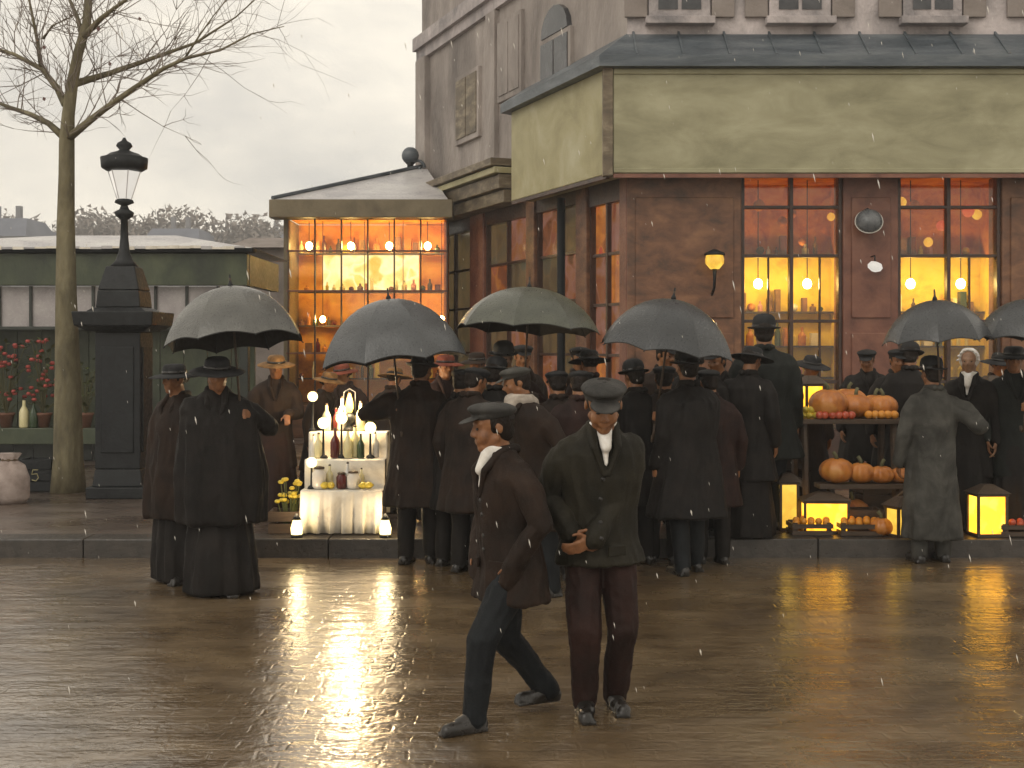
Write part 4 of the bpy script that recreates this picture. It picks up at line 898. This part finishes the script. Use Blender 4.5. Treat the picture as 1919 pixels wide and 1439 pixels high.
# foreground boys
PB1 = person('boy in a grey flat cap and dark jacket striding left with white shirt collar', ground(958, 5.95), 1.48, math.radians(-62), feet=((.10, -.24, 0), (-.07, .24, .03)), lean=(0, -.05), head=(math.radians(-12), .14),
       hands=(('pocket',), ('pocket',)), coat='coatbrown', hem=.39, flare=.6, lower='trousers', lowmat='coatblue', hat='cap', collar='linen', vox=.007, hr=.154, fold=.017, seed=3, girth=1.06, young=True)
b2 = person('boy in a peaked cap and olive jacket with head bowed and hands clasped', ground(1118, 6.12), 1.58, math.radians(6), feet=((.085, .0, 0), (-.075, -.10, 0)), lean=(.0, -.05), head=(math.radians(-6), .42),
       hands=(('at', (-.06, -.23, .835), (-.9, -.25, -.35), (0, 1, 0), (0, -.3, 1)), ('at', (-.15, -.19, .86), (.75, -.4, -.5), (0, 1, 0), (0, -.3, 1))), coat='coatolive', hem=.45, flare=.5, lower='trousers', lowmat='coatmaroon', hat='cap', collar='linen', vox=.007, hr=.152, fold=.017, seed=8, girth=1.0, headfwd=.035, young=True)
for (r_, H_, q_, hm_) in ((PB1, 1.48, 1.08, .52), (b2, 1.58, 1.03, .55)):
    co = [o for o in r_.children if o.name.startswith('coat')][0]; vs_ = [v.co for v in co.data.vertices]
    def front(x, z):     # front of the coat at this width and height
        k = [v for v in vs_ if abs(v.x-x) < .012 and abs(v.z-z) < .012]; return min(k, key=lambda v: v.y).copy() if k else None
    cx_ = sum(v.x for v in vs_)/len(vs_)
    for f in (.70, .645, .59, .535):
        p_ = front(cx_+.012, f*H_)
        if p_: part('button', Geo().ell(p_, (.011, .006, .011), None, 10, 6), 'leather', r_, True)
    for sx in (-1, 1):
        p_ = front(cx_+sx*.10, .50*H_)
        if p_: part('pocket_flap', Geo().box(p_+V((0, -.002, 0)), (.10, .014, .045), Matrix.Rotation(sx*.45, 3, 'Z')), co.data.materials[0], r_, bevel=.004)
# woman under the large pale-edged umbrella
ax = V((-.06, .02, 1)); ap = P(432, 537, 8.95); G = umbrella('large pale edged dark umbrella held over the woman in the long cloak at left', ap, (-.10, .10, 1), .49, .40, 'umbpale', 1.06, .90, .1)
person('woman in a long black cloak and dark hat under the large umbrella at left', ground(418, 9.0), 1.66, math.radians(8), lean=(0, -.02), head=(.1, .12), hands=(('grip', G, (-.10, .10, 1)), None), coat='coatblack', hem=.32, flare=1.0, lower='skirt', lowmat='coatblack', hat='wide', hatmat='hatblack', cape=True, seed=12, girth=1.25, fold=.020, hatscale=1.0)
person('companion in a dark brown cloak close behind the woman with the large umbrella', ground(345, 9.45), 1.60, math.radians(-30), coat='coatbrown', hem=.32, flare=.95, lower='skirt', lowmat='coatblack', hat='wide', hatmat='hatblack', cape=True, seed=14, girth=1.1, fold=.020, hatscale=1.0)
# stall keeper behind the bright stand
person('stall keeper with a wide tan hat behind the bright bottle stand', ground(512, 11.9, PH), 1.50, .2, hands=(('at', (.12, -.25, .95), (0, -.8, -.4), (0, 0, -1), (-1, 0, 0)), ('at', (-.12, -.25, .95), (0, -.8, -.4), (0, 0, -1), (1, 0, 0))), coat='coatbrown', hem=.3, hat='wide', hatmat='straw', seed=17, lower='skirt', lowmat='coatmaroon', hatscale=1.0)
# man under umbrella 2
G = umbrella('dark grey umbrella with one visible seam over the man beside the bright stand', P(728, 560, 10.15), (-.10, .02, 1), .60, .50, 'umbgrey', 1.06, .90, .3)
person('man in a dark brown overcoat seen from behind under the dark grey umbrella', ground(788, 10.2), 1.66, math.radians(165), hands=(('grip', G, (-.10, .02, 1)), None), coat='coatbrown', hem=.28, flare=1.0, hat='bowler', hatmat='hatblack', seed=21, girth=1.2, fold=.018, lowmat='coatblack')
# straw hats behind
for px, Y, H, mt, lab, cm in ((592, 12.3, 1.33, 'straw', 'girl in a straw hat left of the red capped girl behind the bright stand', 'coatbrown'), (657, 12.9, 1.40, 'redfelt', 'girl in a red hat between two straw hats behind the bright stand', 'coatmaroon'), (716, 12.2, 1.37, 'straw', 'girl in a straw hat right of the red hatted girl behind the bright stand', 'coatbrown')):
    person(lab, ground(px, Y, PH), H, {592: 1.1, 657: -.5, 716: 2.5}[px], head=({592: .3, 657: -.4, 716: .2}[px], .1), lean=({592: .05, 657: -.03, 716: 0}[px], -.06), coat=cm, hem=.3, lower='skirt', lowmat='coatblack', hat='wide', hatmat=mt, seed=int(px), hatscale=1.05)
person('woman in a wide red brown hat between the second and third umbrellas', ground(826, 11.6, PH), 1.50, .4, coat='coatmaroon', hem=.3, lower='skirt', lowmat='coatblack', hat='wide', hatmat='redfelt', seed=31, hatscale=1.0)
# umbrella 3
G = umbrella('broad olive grey umbrella in the middle of the crowd', P(992, 538, 10.6), (.05, .05, 1), .60, .36, 'umbolive', 1.06, .90, .2)
person('man in a brown coat holding the broad olive umbrella in the crowd', ground(945, 10.8, PH), 1.60, math.radians(-15), hands=(('grip', G, (.05, .05, 1)), None), coat='coatmaroon', hem=.28, hat='bowler', hatmat='capgrey', seed=33, skin='skinpale', scarf='scarfgrey', hatscale=1.0)
person('old man in a brown coat and pale scarf turned left behind the two boys', ground(1012, 8.9), 1.60, math.radians(-60), lean=(0, -.1), head=(math.radians(-15), .1), coat='coatbrown', hem=.3, hat='cap', hatmat='coatgrey', seed=35, scarf='scarfgrey', girth=1.2, hands=(('pocket',), ('pocket',)))
person('person in a dark cap in the crowd under the right edge of the olive umbrella', ground(1085, 11.3, PH), 1.58, math.radians(25), coat='coatbrown', hem=.3, hat='cap', hatmat='hatblack', seed=37)
person('woman in a small dark hat deep in the crowd left of the olive umbrella', ground(890, 12.3, PH), 1.52, math.radians(-20), coat='coatmaroon', hem=.3, hat='wide', hatmat='coatbrown', seed=38, lower='skirt', lowmat='coatblack', hatscale=1.0)
# umbrella 4
G = umbrella('black umbrella with a pale right rim right of the bowed boy', P(1262, 560, 9.7), (.14, -.04, 1), .52, .40, 'umbblack', 1.06, .90, .25)
person('tall man in a black overcoat under the black umbrella right of the bowed boy', ground(1290, 9.75), 1.68, math.radians(200), hands=(None, ('grip', G, (.14, -.04, 1))), coat='coatblack', hem=.26, flare=1.1, hat='bowler', hatmat='hatblack', seed=41, girth=1.25, fold=.018, lowmat='coatblue', feet=((.09, .08, 0), (-.09, -.06, 0)))
person('person with an uncovered face beside the tall black overcoat under the black umbrella', ground(1362, 11.0, PH), 1.56, math.radians(-35), coat='coatblack', hem=.3, hat='cap', hatmat='hatblack', seed=43)
# bowler man
person('man in a bowler hat and dark green coat before the left lit window', ground(1432, 11.1, PH), 1.82, math.radians(172), coat='coatgreen', hem=.34, hat='bowler', hatmat='hatblack', seed=45, girth=1.25, fold=.018, feet=((.1, 0, 0), (-.1, .06, 0)), hatscale=1.0)
# umbrella 5
G = umbrella('black umbrella before the right lit window', P(1752, 562, 10.2), (-.06, 0, 1), .42, .33, 'umbblack', 1.04, .88, .1)
person('person in a long grey coat seen from behind at the kerb under the black umbrella', ground(1750, 10.2), 1.62, math.radians(184), hands=(None, ('grip', G, (-.06, 0, 1))), coat='coatgrey', hem=.12, flare=.7, hat='bowler', hatmat='hatblack', seed=51, girth=1.05, lowmat='coatgrey', fold=.018)
person('woman in a white bonnet beside the person in the long grey coat', ground(1812, 11.02, PH), 1.56, math.radians(-25), coat='coatblack', hem=.3, lower='skirt', lowmat='coatblack', hat='bonnet', hatmat='linen', seed=53, skin='skinpale', collar='linen')
# umbrella 6
G = umbrella('black umbrella cut by the right frame edge', P(1925, 560, 10.4), (.02, 0, 1), .40, .33, 'umbblack', 1.04, .88, .1)
person('woman in a dark coat under the umbrella at the right frame edge', ground(1905, 10.88, PH), 1.58, math.radians(-10), hands=(('grip', G, (.02, 0, 1)), None), coat='coatgreen', hem=.3, lower='skirt', lowmat='coatblack', hat='wide', hatmat='hatblack', seed=55, hatscale=1.0)
person('person in a dark cap standing behind the pumpkin table', ground(1672, 12.0, PH), 1.56, math.radians(5), coat='coatblack', hem=.3, hat='cap', hatmat='hatblack', seed=57)
# ------------------------------------------------------------------ bright stand with bottles
random.seed(9)
SY = 10.72; sx0, sx1 = PX(566, SY), PX(714, SY)
st = thing('tiered_stand', 'tiered stand under a white cloth loaded with lit bottles and globe lamps', 'stand', ((sx0+sx1)/2, SY, PH))
steps = [(0, .36), (.22, .60), (.44, .82)]; sw = sx1-sx0
for y, z in steps:
    part('step', Geo().box((0, y+.11, z-.015), (sw, .218, .03)), 'wood', st)
for x in (-sw/2+.03, sw/2-.03):
    for y, z in steps: part('leg', Geo().box((x, y+.11, (z-.03)/2), (.04, .04, z-.031)), 'wood', st)
g = Geo(); n = 40; pr = [(-.035, .02), (-.03, .12), (-.022, .24), (-.012, .358), (0, .366), (.205, .366), (.208, .48), (.212, .598), (.222, .606), (.425, .606), (.428, .7), (.432, .818), (.442, .826), (.66, .826), (.668, .5), (.675, .1)]
vs = []; fs = []
for j, (y, z) in enumerate(pr):
    for i in range(n+1):
        x = -sw/2-.012+(sw+.024)*i/n; k = max(0, .34-z)/.34; vs.append(V((x+.012*k*math.sin(i*1.1), y-k*.03*(1+math.sin(i*.9)+.5*math.sin(i*2.1)), z)))
for j in range(len(pr)-1):
    for i in range(n): a = j*(n+1)+i; fs.append((a, a+1, a+n+2, a+n+1))
g.add(vs, fs); cl = part('draped_cloth', g, 'cloth', None, True); cl.location = ((sx0+sx1)/2, SY, PH); m_ = cl.modifiers.new('s', 'SOLIDIFY'); m_.thickness = .003; m_.offset = 1
tag(cl, 'white cloth draped down the tiers of the bright bottle stand', 'cloth')
def onstep(px, k): return V((PX(px, SY+steps[k][0]+.1), SY+steps[k][0]+.1, PH+steps[k][1]+.0145))
for px, k, h, m, l in ((628, 1, .26, 'redglass', 'dark red bottle on the middle tier of the bright stand'), (652, 1, .25, 'paleglass', 'pale yellow bottle right of the dark red one on the stand'), (676, 1, .21, 'greenglass', 'short green bottle on the middle tier of the stand'),
        (597, 1, .22, 'paleglass', 'pale bottle at the left end of the middle tier'), (612, 2, .24, 'paleglass', 'pale bottle at the left of the top tier'), (676, 2, .26, 'paleglass', 'pale bottle right of the oil lamp on the top tier'), (694, 2, .18, 'greenglass', 'small green bottle at the right end of the top tier')):
    bottle('bottle', l, onstep(px, k), h, m)
def jar(label, p, h, r, mt):
    t = thing('jar', label, 'jar', p); part('body', Geo().lathe([(r*.8, 0), (r, h*.1), (r, h*.7), (r*.7, h*.82), (r*.7, h*.88)], n=16), mt, t, True); part('lid', Geo().lathe([(r*.76, h*.875), (r*.76, h*.96), (r*.3, h)], n=16), 'wood', t, True)
jar('white jar on the lowest tier at the left', onstep(598, 0), .19, .06, 'whitejar'); jar('white jar on the lowest tier right of the middle', onstep(662, 0), .15, .055, 'whitejar'); jar('red jar on the lowest tier of the bright stand', onstep(640, 0), .14, .045, 'redglass')
def lemon(p, lab, grp):
    o = part('lemon', Geo().lathe([(.006, -.045), (.014, -.036), (.027, -.018), (.031, 0), (.027, .018), (.014, .036), (.007, .046)], n=10), 'lemon', None, True); o.location = p+V((0, 0, .031)); o.rotation_euler = (PI/2, random.uniform(0, 3), random.uniform(0, 3)); tag(o, lab, 'lemon', grp)
for x in (610, 622): lemon(onstep(x, 0)+V((0, -.04, 0)), 'yellow lemon on the white cloth left of the red jar', 'lemons left on the stand')
for x in (682, 692): lemon(onstep(x, 0)+V((0, -.04, 0)), 'yellow lemon on the white cloth at the right end', 'lemons right on the stand')
for px, k, h, m, l in ((586, 1, .20, 'whitejar', 'white bottle at the far left of the middle tier'), (664, 1, .28, 'paleglass', 'tall pale bottle between the two green ones on the stand'), (640, 2, .30, 'whitejar', 'white bottle left of the oil lamp on the top tier'), (628, 2, .20, 'redglass', 'small red bottle on the top tier'), (702, 1, .22, 'whitejar', 'white bottle at the right end of the middle tier'), (676, 0, .17, 'paleglass', 'short pale bottle on the lowest tier at the right'), (616, 0, .2, 'paleglass', 'pale bottle behind the lemons on the lowest tier'), (650, 0, .22, 'whitejar', 'white bottle behind the red jar on the lowest tier')):
    bottle('bottle', l, onstep(px, k)+V((0, .055, 0)), h, m)
def globelamp(label, p, h, r):
    t = thing('globe_lamp', label, 'lamp', p)
    part('base', Geo().lathe([(r*.8, 0), (r*.7, .015), (.012, .03), (.008, h-r*.9), (r*.4, h-r*.85)], n=14), 'iron', t, True); part('globe', Geo().ell((0, 0, h), (r, r, r), None, 16, 10), 'globe', t, True)
for px, k, h, r, l in ((586, 2, .30, .045, 'small globe lamp at the upper left of the bright stand'), (640, 1, .34, .05, 'globe lamp above the bottles in the middle of the stand'), (606, 1, .30, .05, 'globe lamp left of the dark red bottle'), (694, 1, .26, .05, 'globe lamp at the right end of the middle tier'), (584, 0, .22, .045, 'low globe lamp at the left end of the lowest tier')):
    globelamp(l, onstep(px, k), h, r)
p = onstep(655, 2); t = thing('oil_lamp', 'oil lamp with an orange flame at the top of the bright stand', 'lamp', p)
pl = bpy.data.lights.new('lamp_light', 'POINT'); pl.energy = 26; pl.color = (1, .72, .40); pl.shadow_soft_size = .05; plo = bpy.data.objects.new('lamp_light', pl); COL.objects.link(plo); plo.parent = t; plo.location = (0, -.09, .3)
part('reservoir', Geo().lathe([(.06, 0), (.05, .02), (.02, .05), (.05, .09), (.055, .12), (.03, .15)], n=16), 'iron', t, True); part('flame', Geo().lathe([(.02, .16), (.035, .2), (.03, .26), (.01, .33)], n=12), 'flame', t, True)
part('chimney_frame', Geo().tube([(.05, 0, .15), (.052, 0, .34), (0, 0, .37), (-.052, 0, .34), (-.05, 0, .15)], .005, 6), 'iron', t, True)
ct_ = crate('low wooden crate at the left of the bright stand holding yellow flowers', (PX(535, 10.72), 10.84, PH), .30, .24, .2, .05)
t = thing('flower_bunch', 'bunch of yellow flowers standing in the low crate', 'flowers', (PX(538, 10.72), 10.84, PH+.025)); g = Geo(); f = Geo(); random.seed(4)
for i in range(26):
    a = random.uniform(0, 2*PI); r_ = .11*math.sqrt(random.random()); h = random.uniform(.22, .44); q = V((r_*math.cos(a), r_*math.sin(a)*.7, h)); g.tube([(q.x*.3, q.y*.3, 0), q], .004, 4); f.ell(q, (.026, .026, .018), None, 7, 5)
part('stems', g, 'leafgreen', t); fo = part('blossoms', f, 'lemon', t, True); fo['kind'] = 'stuff'
def candle(label, px, Y, e):
    t = thing('candle_lantern', label, 'lantern', ground(px, Y, PH))
    part('base', Geo().lathe([(.05, 0), (.05, .02), (.04, .03)], n=12), 'iron', t, True); part('glass', Geo().lathe([(.045, .03), (.05, .08), (.03, .15)], n=12), 'globe', t, True); part('cap', Geo().lathe([(.04, .15), (.02, .18), (.008, .2)], n=12), 'iron', t, True)
    pl = bpy.data.lights.new('candle_light', 'POINT'); pl.energy = e; pl.color = (1, .74, .42); pl.shadow_soft_size = .05; o = bpy.data.objects.new('candle_light', pl); COL.objects.link(o); o.parent = t; o.location = (0, 0, .26)
candle('small candle lantern on the kerb beside the overcoat man', 757, 10.62, 2)
candle('added candle lantern lighting the cloth front at the left foot of the bright stand', 556, 10.54, 2.2)  # this lantern and the next are added to brighten the cloth front
candle('added candle lantern lighting the cloth front at the right foot of the bright stand', 722, 10.54, 2.2)
# ------------------------------------------------------------------ pumpkin stall on the right
def table(label, x0, x1, y0, y1, z, name='trestle_table'):
    t = thing(name, label, 'table', ((x0+x1)/2, (y0+y1)/2, PH)); w, d = x1-x0, y1-y0; n = max(2, int(d/.16)); h = z-PH
    for k in range(n): part('plank', Geo().box((0, -d/2+d*(k+.5)/n, h-.02), (w, d/n-.008, .04)), 'wood', t, bevel=.004)
    for sx in (-1, 1):
        for sy in (-1, 1): part('leg', Geo().tube([(sx*(w/2-.12), sy*(d/2-.02), 0), (sx*(w/2-.12), sy*(d/2-.1), h-.04)], .03, 6), 'wood', t)
        part('rail', Geo().box((sx*(w/2-.12), 0, h*.4), (.04, d-.12, .06)), 'wood', t)
    return z
Z1 = PZ(783, 11.3); table('dark trestle table loaded with pumpkins before the lit windows', PX(1475, 11.3), PX(1690, 11.3), 11.05, 11.6, Z1)
Z1b = PZ(783, 11.3); table('dark trestle table with cabbages at the right frame edge', PX(1822, 11.3), PX(2030, 11.3), 11.05, 11.6, Z1b)
Z2 = PZ(905, 10.9); table('low bench with pumpkins in front of the trestle table', PX(1530, 10.9), PX(1705, 10.9), 10.78, 11.0, Z2, 'low_bench')
def pumpkin(label, p, r, sq_=.78, rz=0):
    t = thing('pumpkin', label, 'pumpkin', p, rz); h = r*2*sq_
    pr = [(r*math.sin(PI*k/10)*(1 if k else .0)+.01, h*(1-math.cos(PI*k/10))/2) for k in range(0, 10)]+[(r*.22, h*.96), (.01, h*.90)]
    part('flesh', Geo().lathe(pr, n=40, lobes=10, amp=.10), 'orange', t, True); part('stalk', Geo().tube([(0, 0, h*.88), (.005, 0, h+.02), (.03, 0, h+.05)], [.022, .015, .017], 7), 'stalk', t, True)
for px, Y, z, r, l in ((1552, 11.2, Z1, .16, 'wide pumpkin on the trestle table near the bowler hatted man'), (1604, 11.3, Z1, .15, 'pumpkin on the trestle table right of the wide one'), (1655, 11.3, Z1, .12, 'small pumpkin at the right end of the trestle table'),
        (1568, 10.9, Z2, .14, 'large pumpkin at the left of the low bench'), (1614, 10.9, Z2, .11, 'pumpkin in the middle of the low bench'), (1652, 10.88, Z2, .10, 'pumpkin right of the middle on the low bench'), (1688, 10.9, Z2, .085, 'smallest pumpkin at the right end of the low bench'),
        (1652, 10.66, PH, .10, 'pumpkin standing on the pavement below the low bench'), (1590, 11.5, Z1+.0, .17, 'tallest pumpkin at the back of the trestle table'), (1640, 11.5, Z1, .14, 'round pumpkin at the back right of the trestle table'), (1842, 11.25, Z1b, .14, 'pumpkin on the table beside the pale cabbages')):
    pumpkin(l, V((PX(px, Y), Y, z)), r, random.uniform(.7, .85), random.uniform(0, 3))
def cabbage(label, p, r):
    t = thing('cabbage', label, 'cabbage', p, random.uniform(0, 6)); part('heart', Geo().ell((0, 0, r*.85), (r*.8, r*.8, r*.8)), 'cabbage', t, True)
    for k in range(7):
        a = 2*PI*k/7; g = Geo(); vs = []; d = V((math.cos(a), math.sin(a), 0)); s = V((-math.sin(a), math.cos(a), 0))
        for i in range(5):
            for j in range(5):
                u = i/4; w_ = (j/4-.5)*1.3*math.sin(.5+2.2*u); vs.append(d*(r*(.35+.75*math.sin(u*1.9)))+s*w_*r+V((0, 0, r*(.05+1.25*u*u+.1*math.cos(j*3)*u+.25*abs(w_)))))
        fs = [(i*5+j, i*5+j+1, i*5+j+6, i*5+j+5) for i in range(4) for j in range(4)]; g.add(vs, fs); part('leaf', g, 'cabbage', t, True)
for px, Y, l in ((1880, 11.2, 'pale green cabbage on the right table next to the pumpkin'), (1908, 11.3, 'pale green cabbage at the right frame edge')): cabbage(l, V((PX(px, Y), Y, Z1b)), .11)
for i, px in enumerate((1492, 1504, 1516, 1528)):
    lemon(V((PX(px, 11.15), 11.15, Z1)), 'yellow lemon in a row at the left end of the pumpkin table', 'lemons on the pumpkin table')
for i, px in enumerate((1498, 1510, 1522)):
    lemon(V((PX(px, 11.15), 11.16, Z1+.05)), 'yellow lemon in a row at the left end of the pumpkin table', 'lemons on the pumpkin table')
def fruit(px, Y, z, r, mt, lab, grp):
    o = part('fruit', Geo().lathe([(.15*r, -.96*r), (.6*r, -.8*r), (.97*r, -.25*r), (.97*r, .25*r), (.62*r, .78*r), (.2*r, .93*r), (.05*r, .86*r)], n=12), mt, None, True); o.location = (PX(px, Y), Y, z+r); o.rotation_euler = (random.uniform(-.4, .4), random.uniform(-.4, .4), random.uniform(0, 6)); tag(o, lab, 'fruit', grp)
M['orangefruit'] = mat('orange_peel', [(.55, .20, .015), (.70, .30, .03)], scale=20, rough=.4, bump=.4, bscale=200)
M['apple'] = mat('red_apple', [(.32, .04, .02), (.50, .10, .04)], scale=12, rough=.3)
for (px, Y, w_, rows_, mt, nm, lb) in ((1520, 10.68, .34, 2, 'orangefruit', 'oranges', 'orange in the low crate in front of the wide lit lantern'), (1610, 10.66, .34, 2, 'orangefruit', 'oranges', 'orange in the crate on the kerb before the low bench'), (1912, 10.62, .36, 2, 'apple', 'apples', 'red apple in the crate at the right frame edge')):
    crate('shallow crate of %s %s' % (nm, {1520: 'before the wide lit lantern', 1610: 'on the kerb before the low bench', 1912: 'on the pavement at the right frame edge'}[px]), (PX(px, Y), Y+.06, PH), w_, .24, .11)
    for j in range(3):
        for i in range(5): fruit(px+(i-2)*w_*.185*FPX/Y, Y-.01+j*.07, PH+.075+(.012 if (i+j) % 2 else 0), .031, mt, lb, nm+' in the crate at '+('left' if px == 1520 else 'the middle' if px == 1610 else 'right'))
for i, px in enumerate((1628, 1640, 1652, 1664, 1676)): fruit(px, 11.12, Z1, .038, 'orangefruit', 'orange in a row along the front right of the pumpkin table', 'oranges along the table front')
for i, px in enumerate((1536, 1546, 1560, 1572, 1584, 1596)): fruit(px, 11.08, Z1, .036, 'apple', 'red apple in a row along the front of the pumpkin table', 'apples along the table front')
for i, px in enumerate((1858, 1870, 1884, 1898, 1910)): fruit(px, 11.1, Z1b, .036, 'orangefruit', 'orange in front of the cabbages on the right table', 'oranges on the right table')
# basket
t = thing('wicker_basket', 'dark round wicker basket hanging full on the front of the pumpkin bench', 'basket', V((PX(1704, 10.74), 10.72, PH)))
for k in range(6): part('coil', Geo().lathe([(.11+.008*k, .005+k*.035), (.123+.008*k, .02+k*.035), (.11+.008*k, .036+k*.035)], n=18), 'basket', t, True)
part('bottom', Geo().lathe([(.11, .0), (.11, .012)], n=18), 'basket', t); part('handle', Geo().tube([V((.15*math.cos(PI*k/8), 0, .2+.17*math.sin(PI*k/8))) for k in range(9)], .01, 6), 'basket', t, True)
def boxlantern(label, p, w, d, h, mt, rz=0):
    t = thing('box_lantern', label, 'lantern', p, rz)
    for sx in (-1, 1):
        for sy in (-1, 1): part('post', Geo().box((sx*(w/2), sy*(d/2), h/2), (.02, .02, h)), 'wood', t)
    for z in (.015, h-.012): part('frame', Geo().box((0, 0, z), (w+.03, d+.03, .024)), 'wood', t)
    for s in (-1, 1):
        part('paper', Geo().box((0, s*(d/2-.006), h/2), (w-.021, .004, h-.05)), mt, t); part('paper', Geo().box((s*(w/2-.006), 0, h/2), (.004, d-.021, h-.05)), mt, t)
    part('lid', Geo().hexa([V((-w/2-.03, -d/2-.03, h)), V((w/2+.03, -d/2-.03, h)), V((w/2+.03, d/2+.03, h)), V((-w/2-.03, d/2+.03, h)), V((-.04, -.04, h+.07)), V((.04, -.04, h+.07)), V((.04, .04, h+.07)), V((-.04, .04, h+.07))]), 'wood', t)
boxlantern('tall narrow lit box lantern on the pavement behind the bowler man', ground(1474, 11.0, PH), .15, .15, .42, 'paper2', .1)
boxlantern('wide lit box lantern below the pumpkin bench', ground(1545, 10.85, PH), .36, .2, .28, 'paper', -.05)
boxlantern('lit orange box lantern under the table at the right edge', ground(1850, 10.66, PH), .24, .2, .36, 'paper', .08)
crate('low crate beside the wide lit lantern under the bench', (PX(1612, 10.95), 10.95, PH), .34, .2, .2)
boxlantern('small lit lantern standing on the left end of the pumpkin table', V((PX(1522, 11.4), 11.45, Z1)), .17, .15, .30, 'paper', .3)
boxlantern('small lit lantern added for road reflections among the cabbages on the right table', V((PX(1862, 11.4), 11.46, Z1b)), .17, .15, .30, 'paper', .2)  # added as a light source for gold streaks on the wet road
for px, Y, z, r, l in ((1716, 10.95, PH, .12, 'pumpkin on the pavement under the right end of the low bench'), (1598, 11.2, PH, .15, 'pumpkin on the pavement in the dark under the trestle table'), (1560, 11.35, PH, .12, 'pumpkin behind the wide lit lantern under the table'),
        (1832, 11.15, PH, .13, 'pumpkin on the pavement left of the lit lantern at the right edge'), (1896, 11.25, PH, .16, 'large pumpkin under the cabbage table at the right edge'), (1872, 11.0, PH+.0, .11, 'small pumpkin behind the lit lantern at the right edge')):
    pumpkin(l, V((PX(px, Y), Y, z)), r, random.uniform(.7, .85), random.uniform(0, 3))
crate('tall dark crate standing under the trestle table behind the low bench', (PX(1650, 11.3), 11.35, PH), .4, .3, .42, .1)
boxlantern('low lit lantern on the kerb left of the person in the grey coat', ground(1690, 10.62, PH), .2, .16, .26, 'paper2', .4)

# more of the crowd
for px, Y, z, H, yw, cm, ht, lab in ((842, 10.0, 0, 1.56, 160, 'coatblack', 'cap', 'man in a black cap with back turned left of the brown capped one'),
        (1088, 9.55, 0, 1.56, 185, 'coatmaroon', 'cap', 'person in a maroon coat with back turned just left of the bowed boy'),
        (1240, 10.25, 0, 1.58, 175, 'coatbrown', 'cap', 'man in a brown coat with back turned left of the tall black overcoat'),
        (1310, 10.62, PH, 1.60, 165, 'coatblack', 'bowler', 'man in a black bowler with back turned behind the tall black overcoat'),
        (1500, 11.9, PH, 1.50, 15, 'coatbrown', 'wide', 'woman in a brown coat behind the left end of the pumpkin table'),
        (925, 10.15, 0, 1.62, 175, 'coatblack', 'bowler', 'man in a black bowler with back turned just above the striding boy'),
        (1120, 10.7, PH, 1.55, 200, 'coatmaroon', 'wide', 'woman in dark red with back turned just above the bowed boy'),
        (1235, 11.2, PH, 1.62, 10, 'coatbrown', 'cap', 'man in a brown coat facing forward beneath the black umbrella left of its holder'),
        (985, 11.6, PH, 1.60, 30, 'coatbrown', 'cap', 'man in a dark cap deep beneath the middle of the olive umbrella'),
        (1395, 10.6, PH, 1.58, 150, 'coatblack', 'wide', 'woman in a black coat left of the tall bowler hatted man'),
        (1620, 12.5, PH, 1.56, 0, 'coatblack', 'cap', 'seller in a dark cap behind the middle of the pumpkin table'),
        (872, 9.75, 0, 1.58, 150, 'coatbrown', 'cap', 'person in a dark brown coat and cap with back turned left of the striding boy'),
        (1192, 10.2, 0, 1.60, -150, 'coatblack', 'bowler', 'man in a black bowler with back turned between the bowed boy and the black overcoat'),
        (1338, 10.15, 0, 1.55, 190, 'coatmaroon', 'cap', 'short person in a dark maroon coat right of the tall black overcoat'),
        (1706, 11.7, PH, 1.60, 160, 'coatblack', 'bowler', 'man in a black coat left of the person in the long grey coat'),
        (1850, 11.9, PH, 1.52, 15, 'coatmaroon', 'wide', 'woman in a dark red coat behind the cabbage table'),
        (1045, 9.9, 0, 1.55, 170, 'coatbrown', 'cap', 'person with back turned between the old man and the bowed boy')):
    person(lab, ground(px, Y, z), H, math.radians(yw), coat=cm, hem=.3, lower='skirt' if ht == 'wide' else 'trousers', lowmat='coatblack', hat=ht, hatmat='hatblack', seed=int(px) % 97, girth=1.12, hatscale=1.0, head=(random.uniform(-.4, .4), .12))
# ------------------------------------------------------------------ rainy air
g = Geo(); g.box((0, 111, 18.5), (244, 278, 39)); hz_ = part('haze', g, None); hz_['kind'] = 'stuff'
m = bpy.data.materials.new('haze'); m.use_nodes = True; t = m.node_tree; t.nodes.clear()
pv_ = nd('ShaderNodeVolumePrincipled', t); pv_.inputs['Color'].default_value = (.92, .92, .93, 1); pv_.inputs['Density'].default_value = .0021; pv_.inputs['Anisotropy'].default_value = .2
t.links.new(pv_.outputs[0], nd('ShaderNodeOutputMaterial', t).inputs['Volume']); hz_.data.materials.append(m)

# rain drops in the air
random.seed(77); g = Geo()
for i in range(420):
    Y = random.uniform(2.2, 11); q = P(random.uniform(-60, 1980), random.uniform(-60, 1300), Y)
    if q.z < .05: continue
    d = V((-.22, .05, 1)).normalized(); r_ = random.uniform(.0009, .0017); l_ = random.uniform(.007, .016)
    x_ = V((1, 0, .22)).normalized(); y_ = d.cross(x_)
    g.add([q-d*l_, q+x_*r_, q+y_*r_, q-x_*r_, q-y_*r_, q+d*l_*.6], [(0, 2, 1), (0, 3, 2), (0, 4, 3), (0, 1, 4), (5, 1, 2), (5, 2, 3), (5, 3, 4), (5, 4, 1)])
o = part('rain', g, 'whitejar'); o['kind'] = 'stuff'; o['label'] = 'fine raindrops falling through the street air'
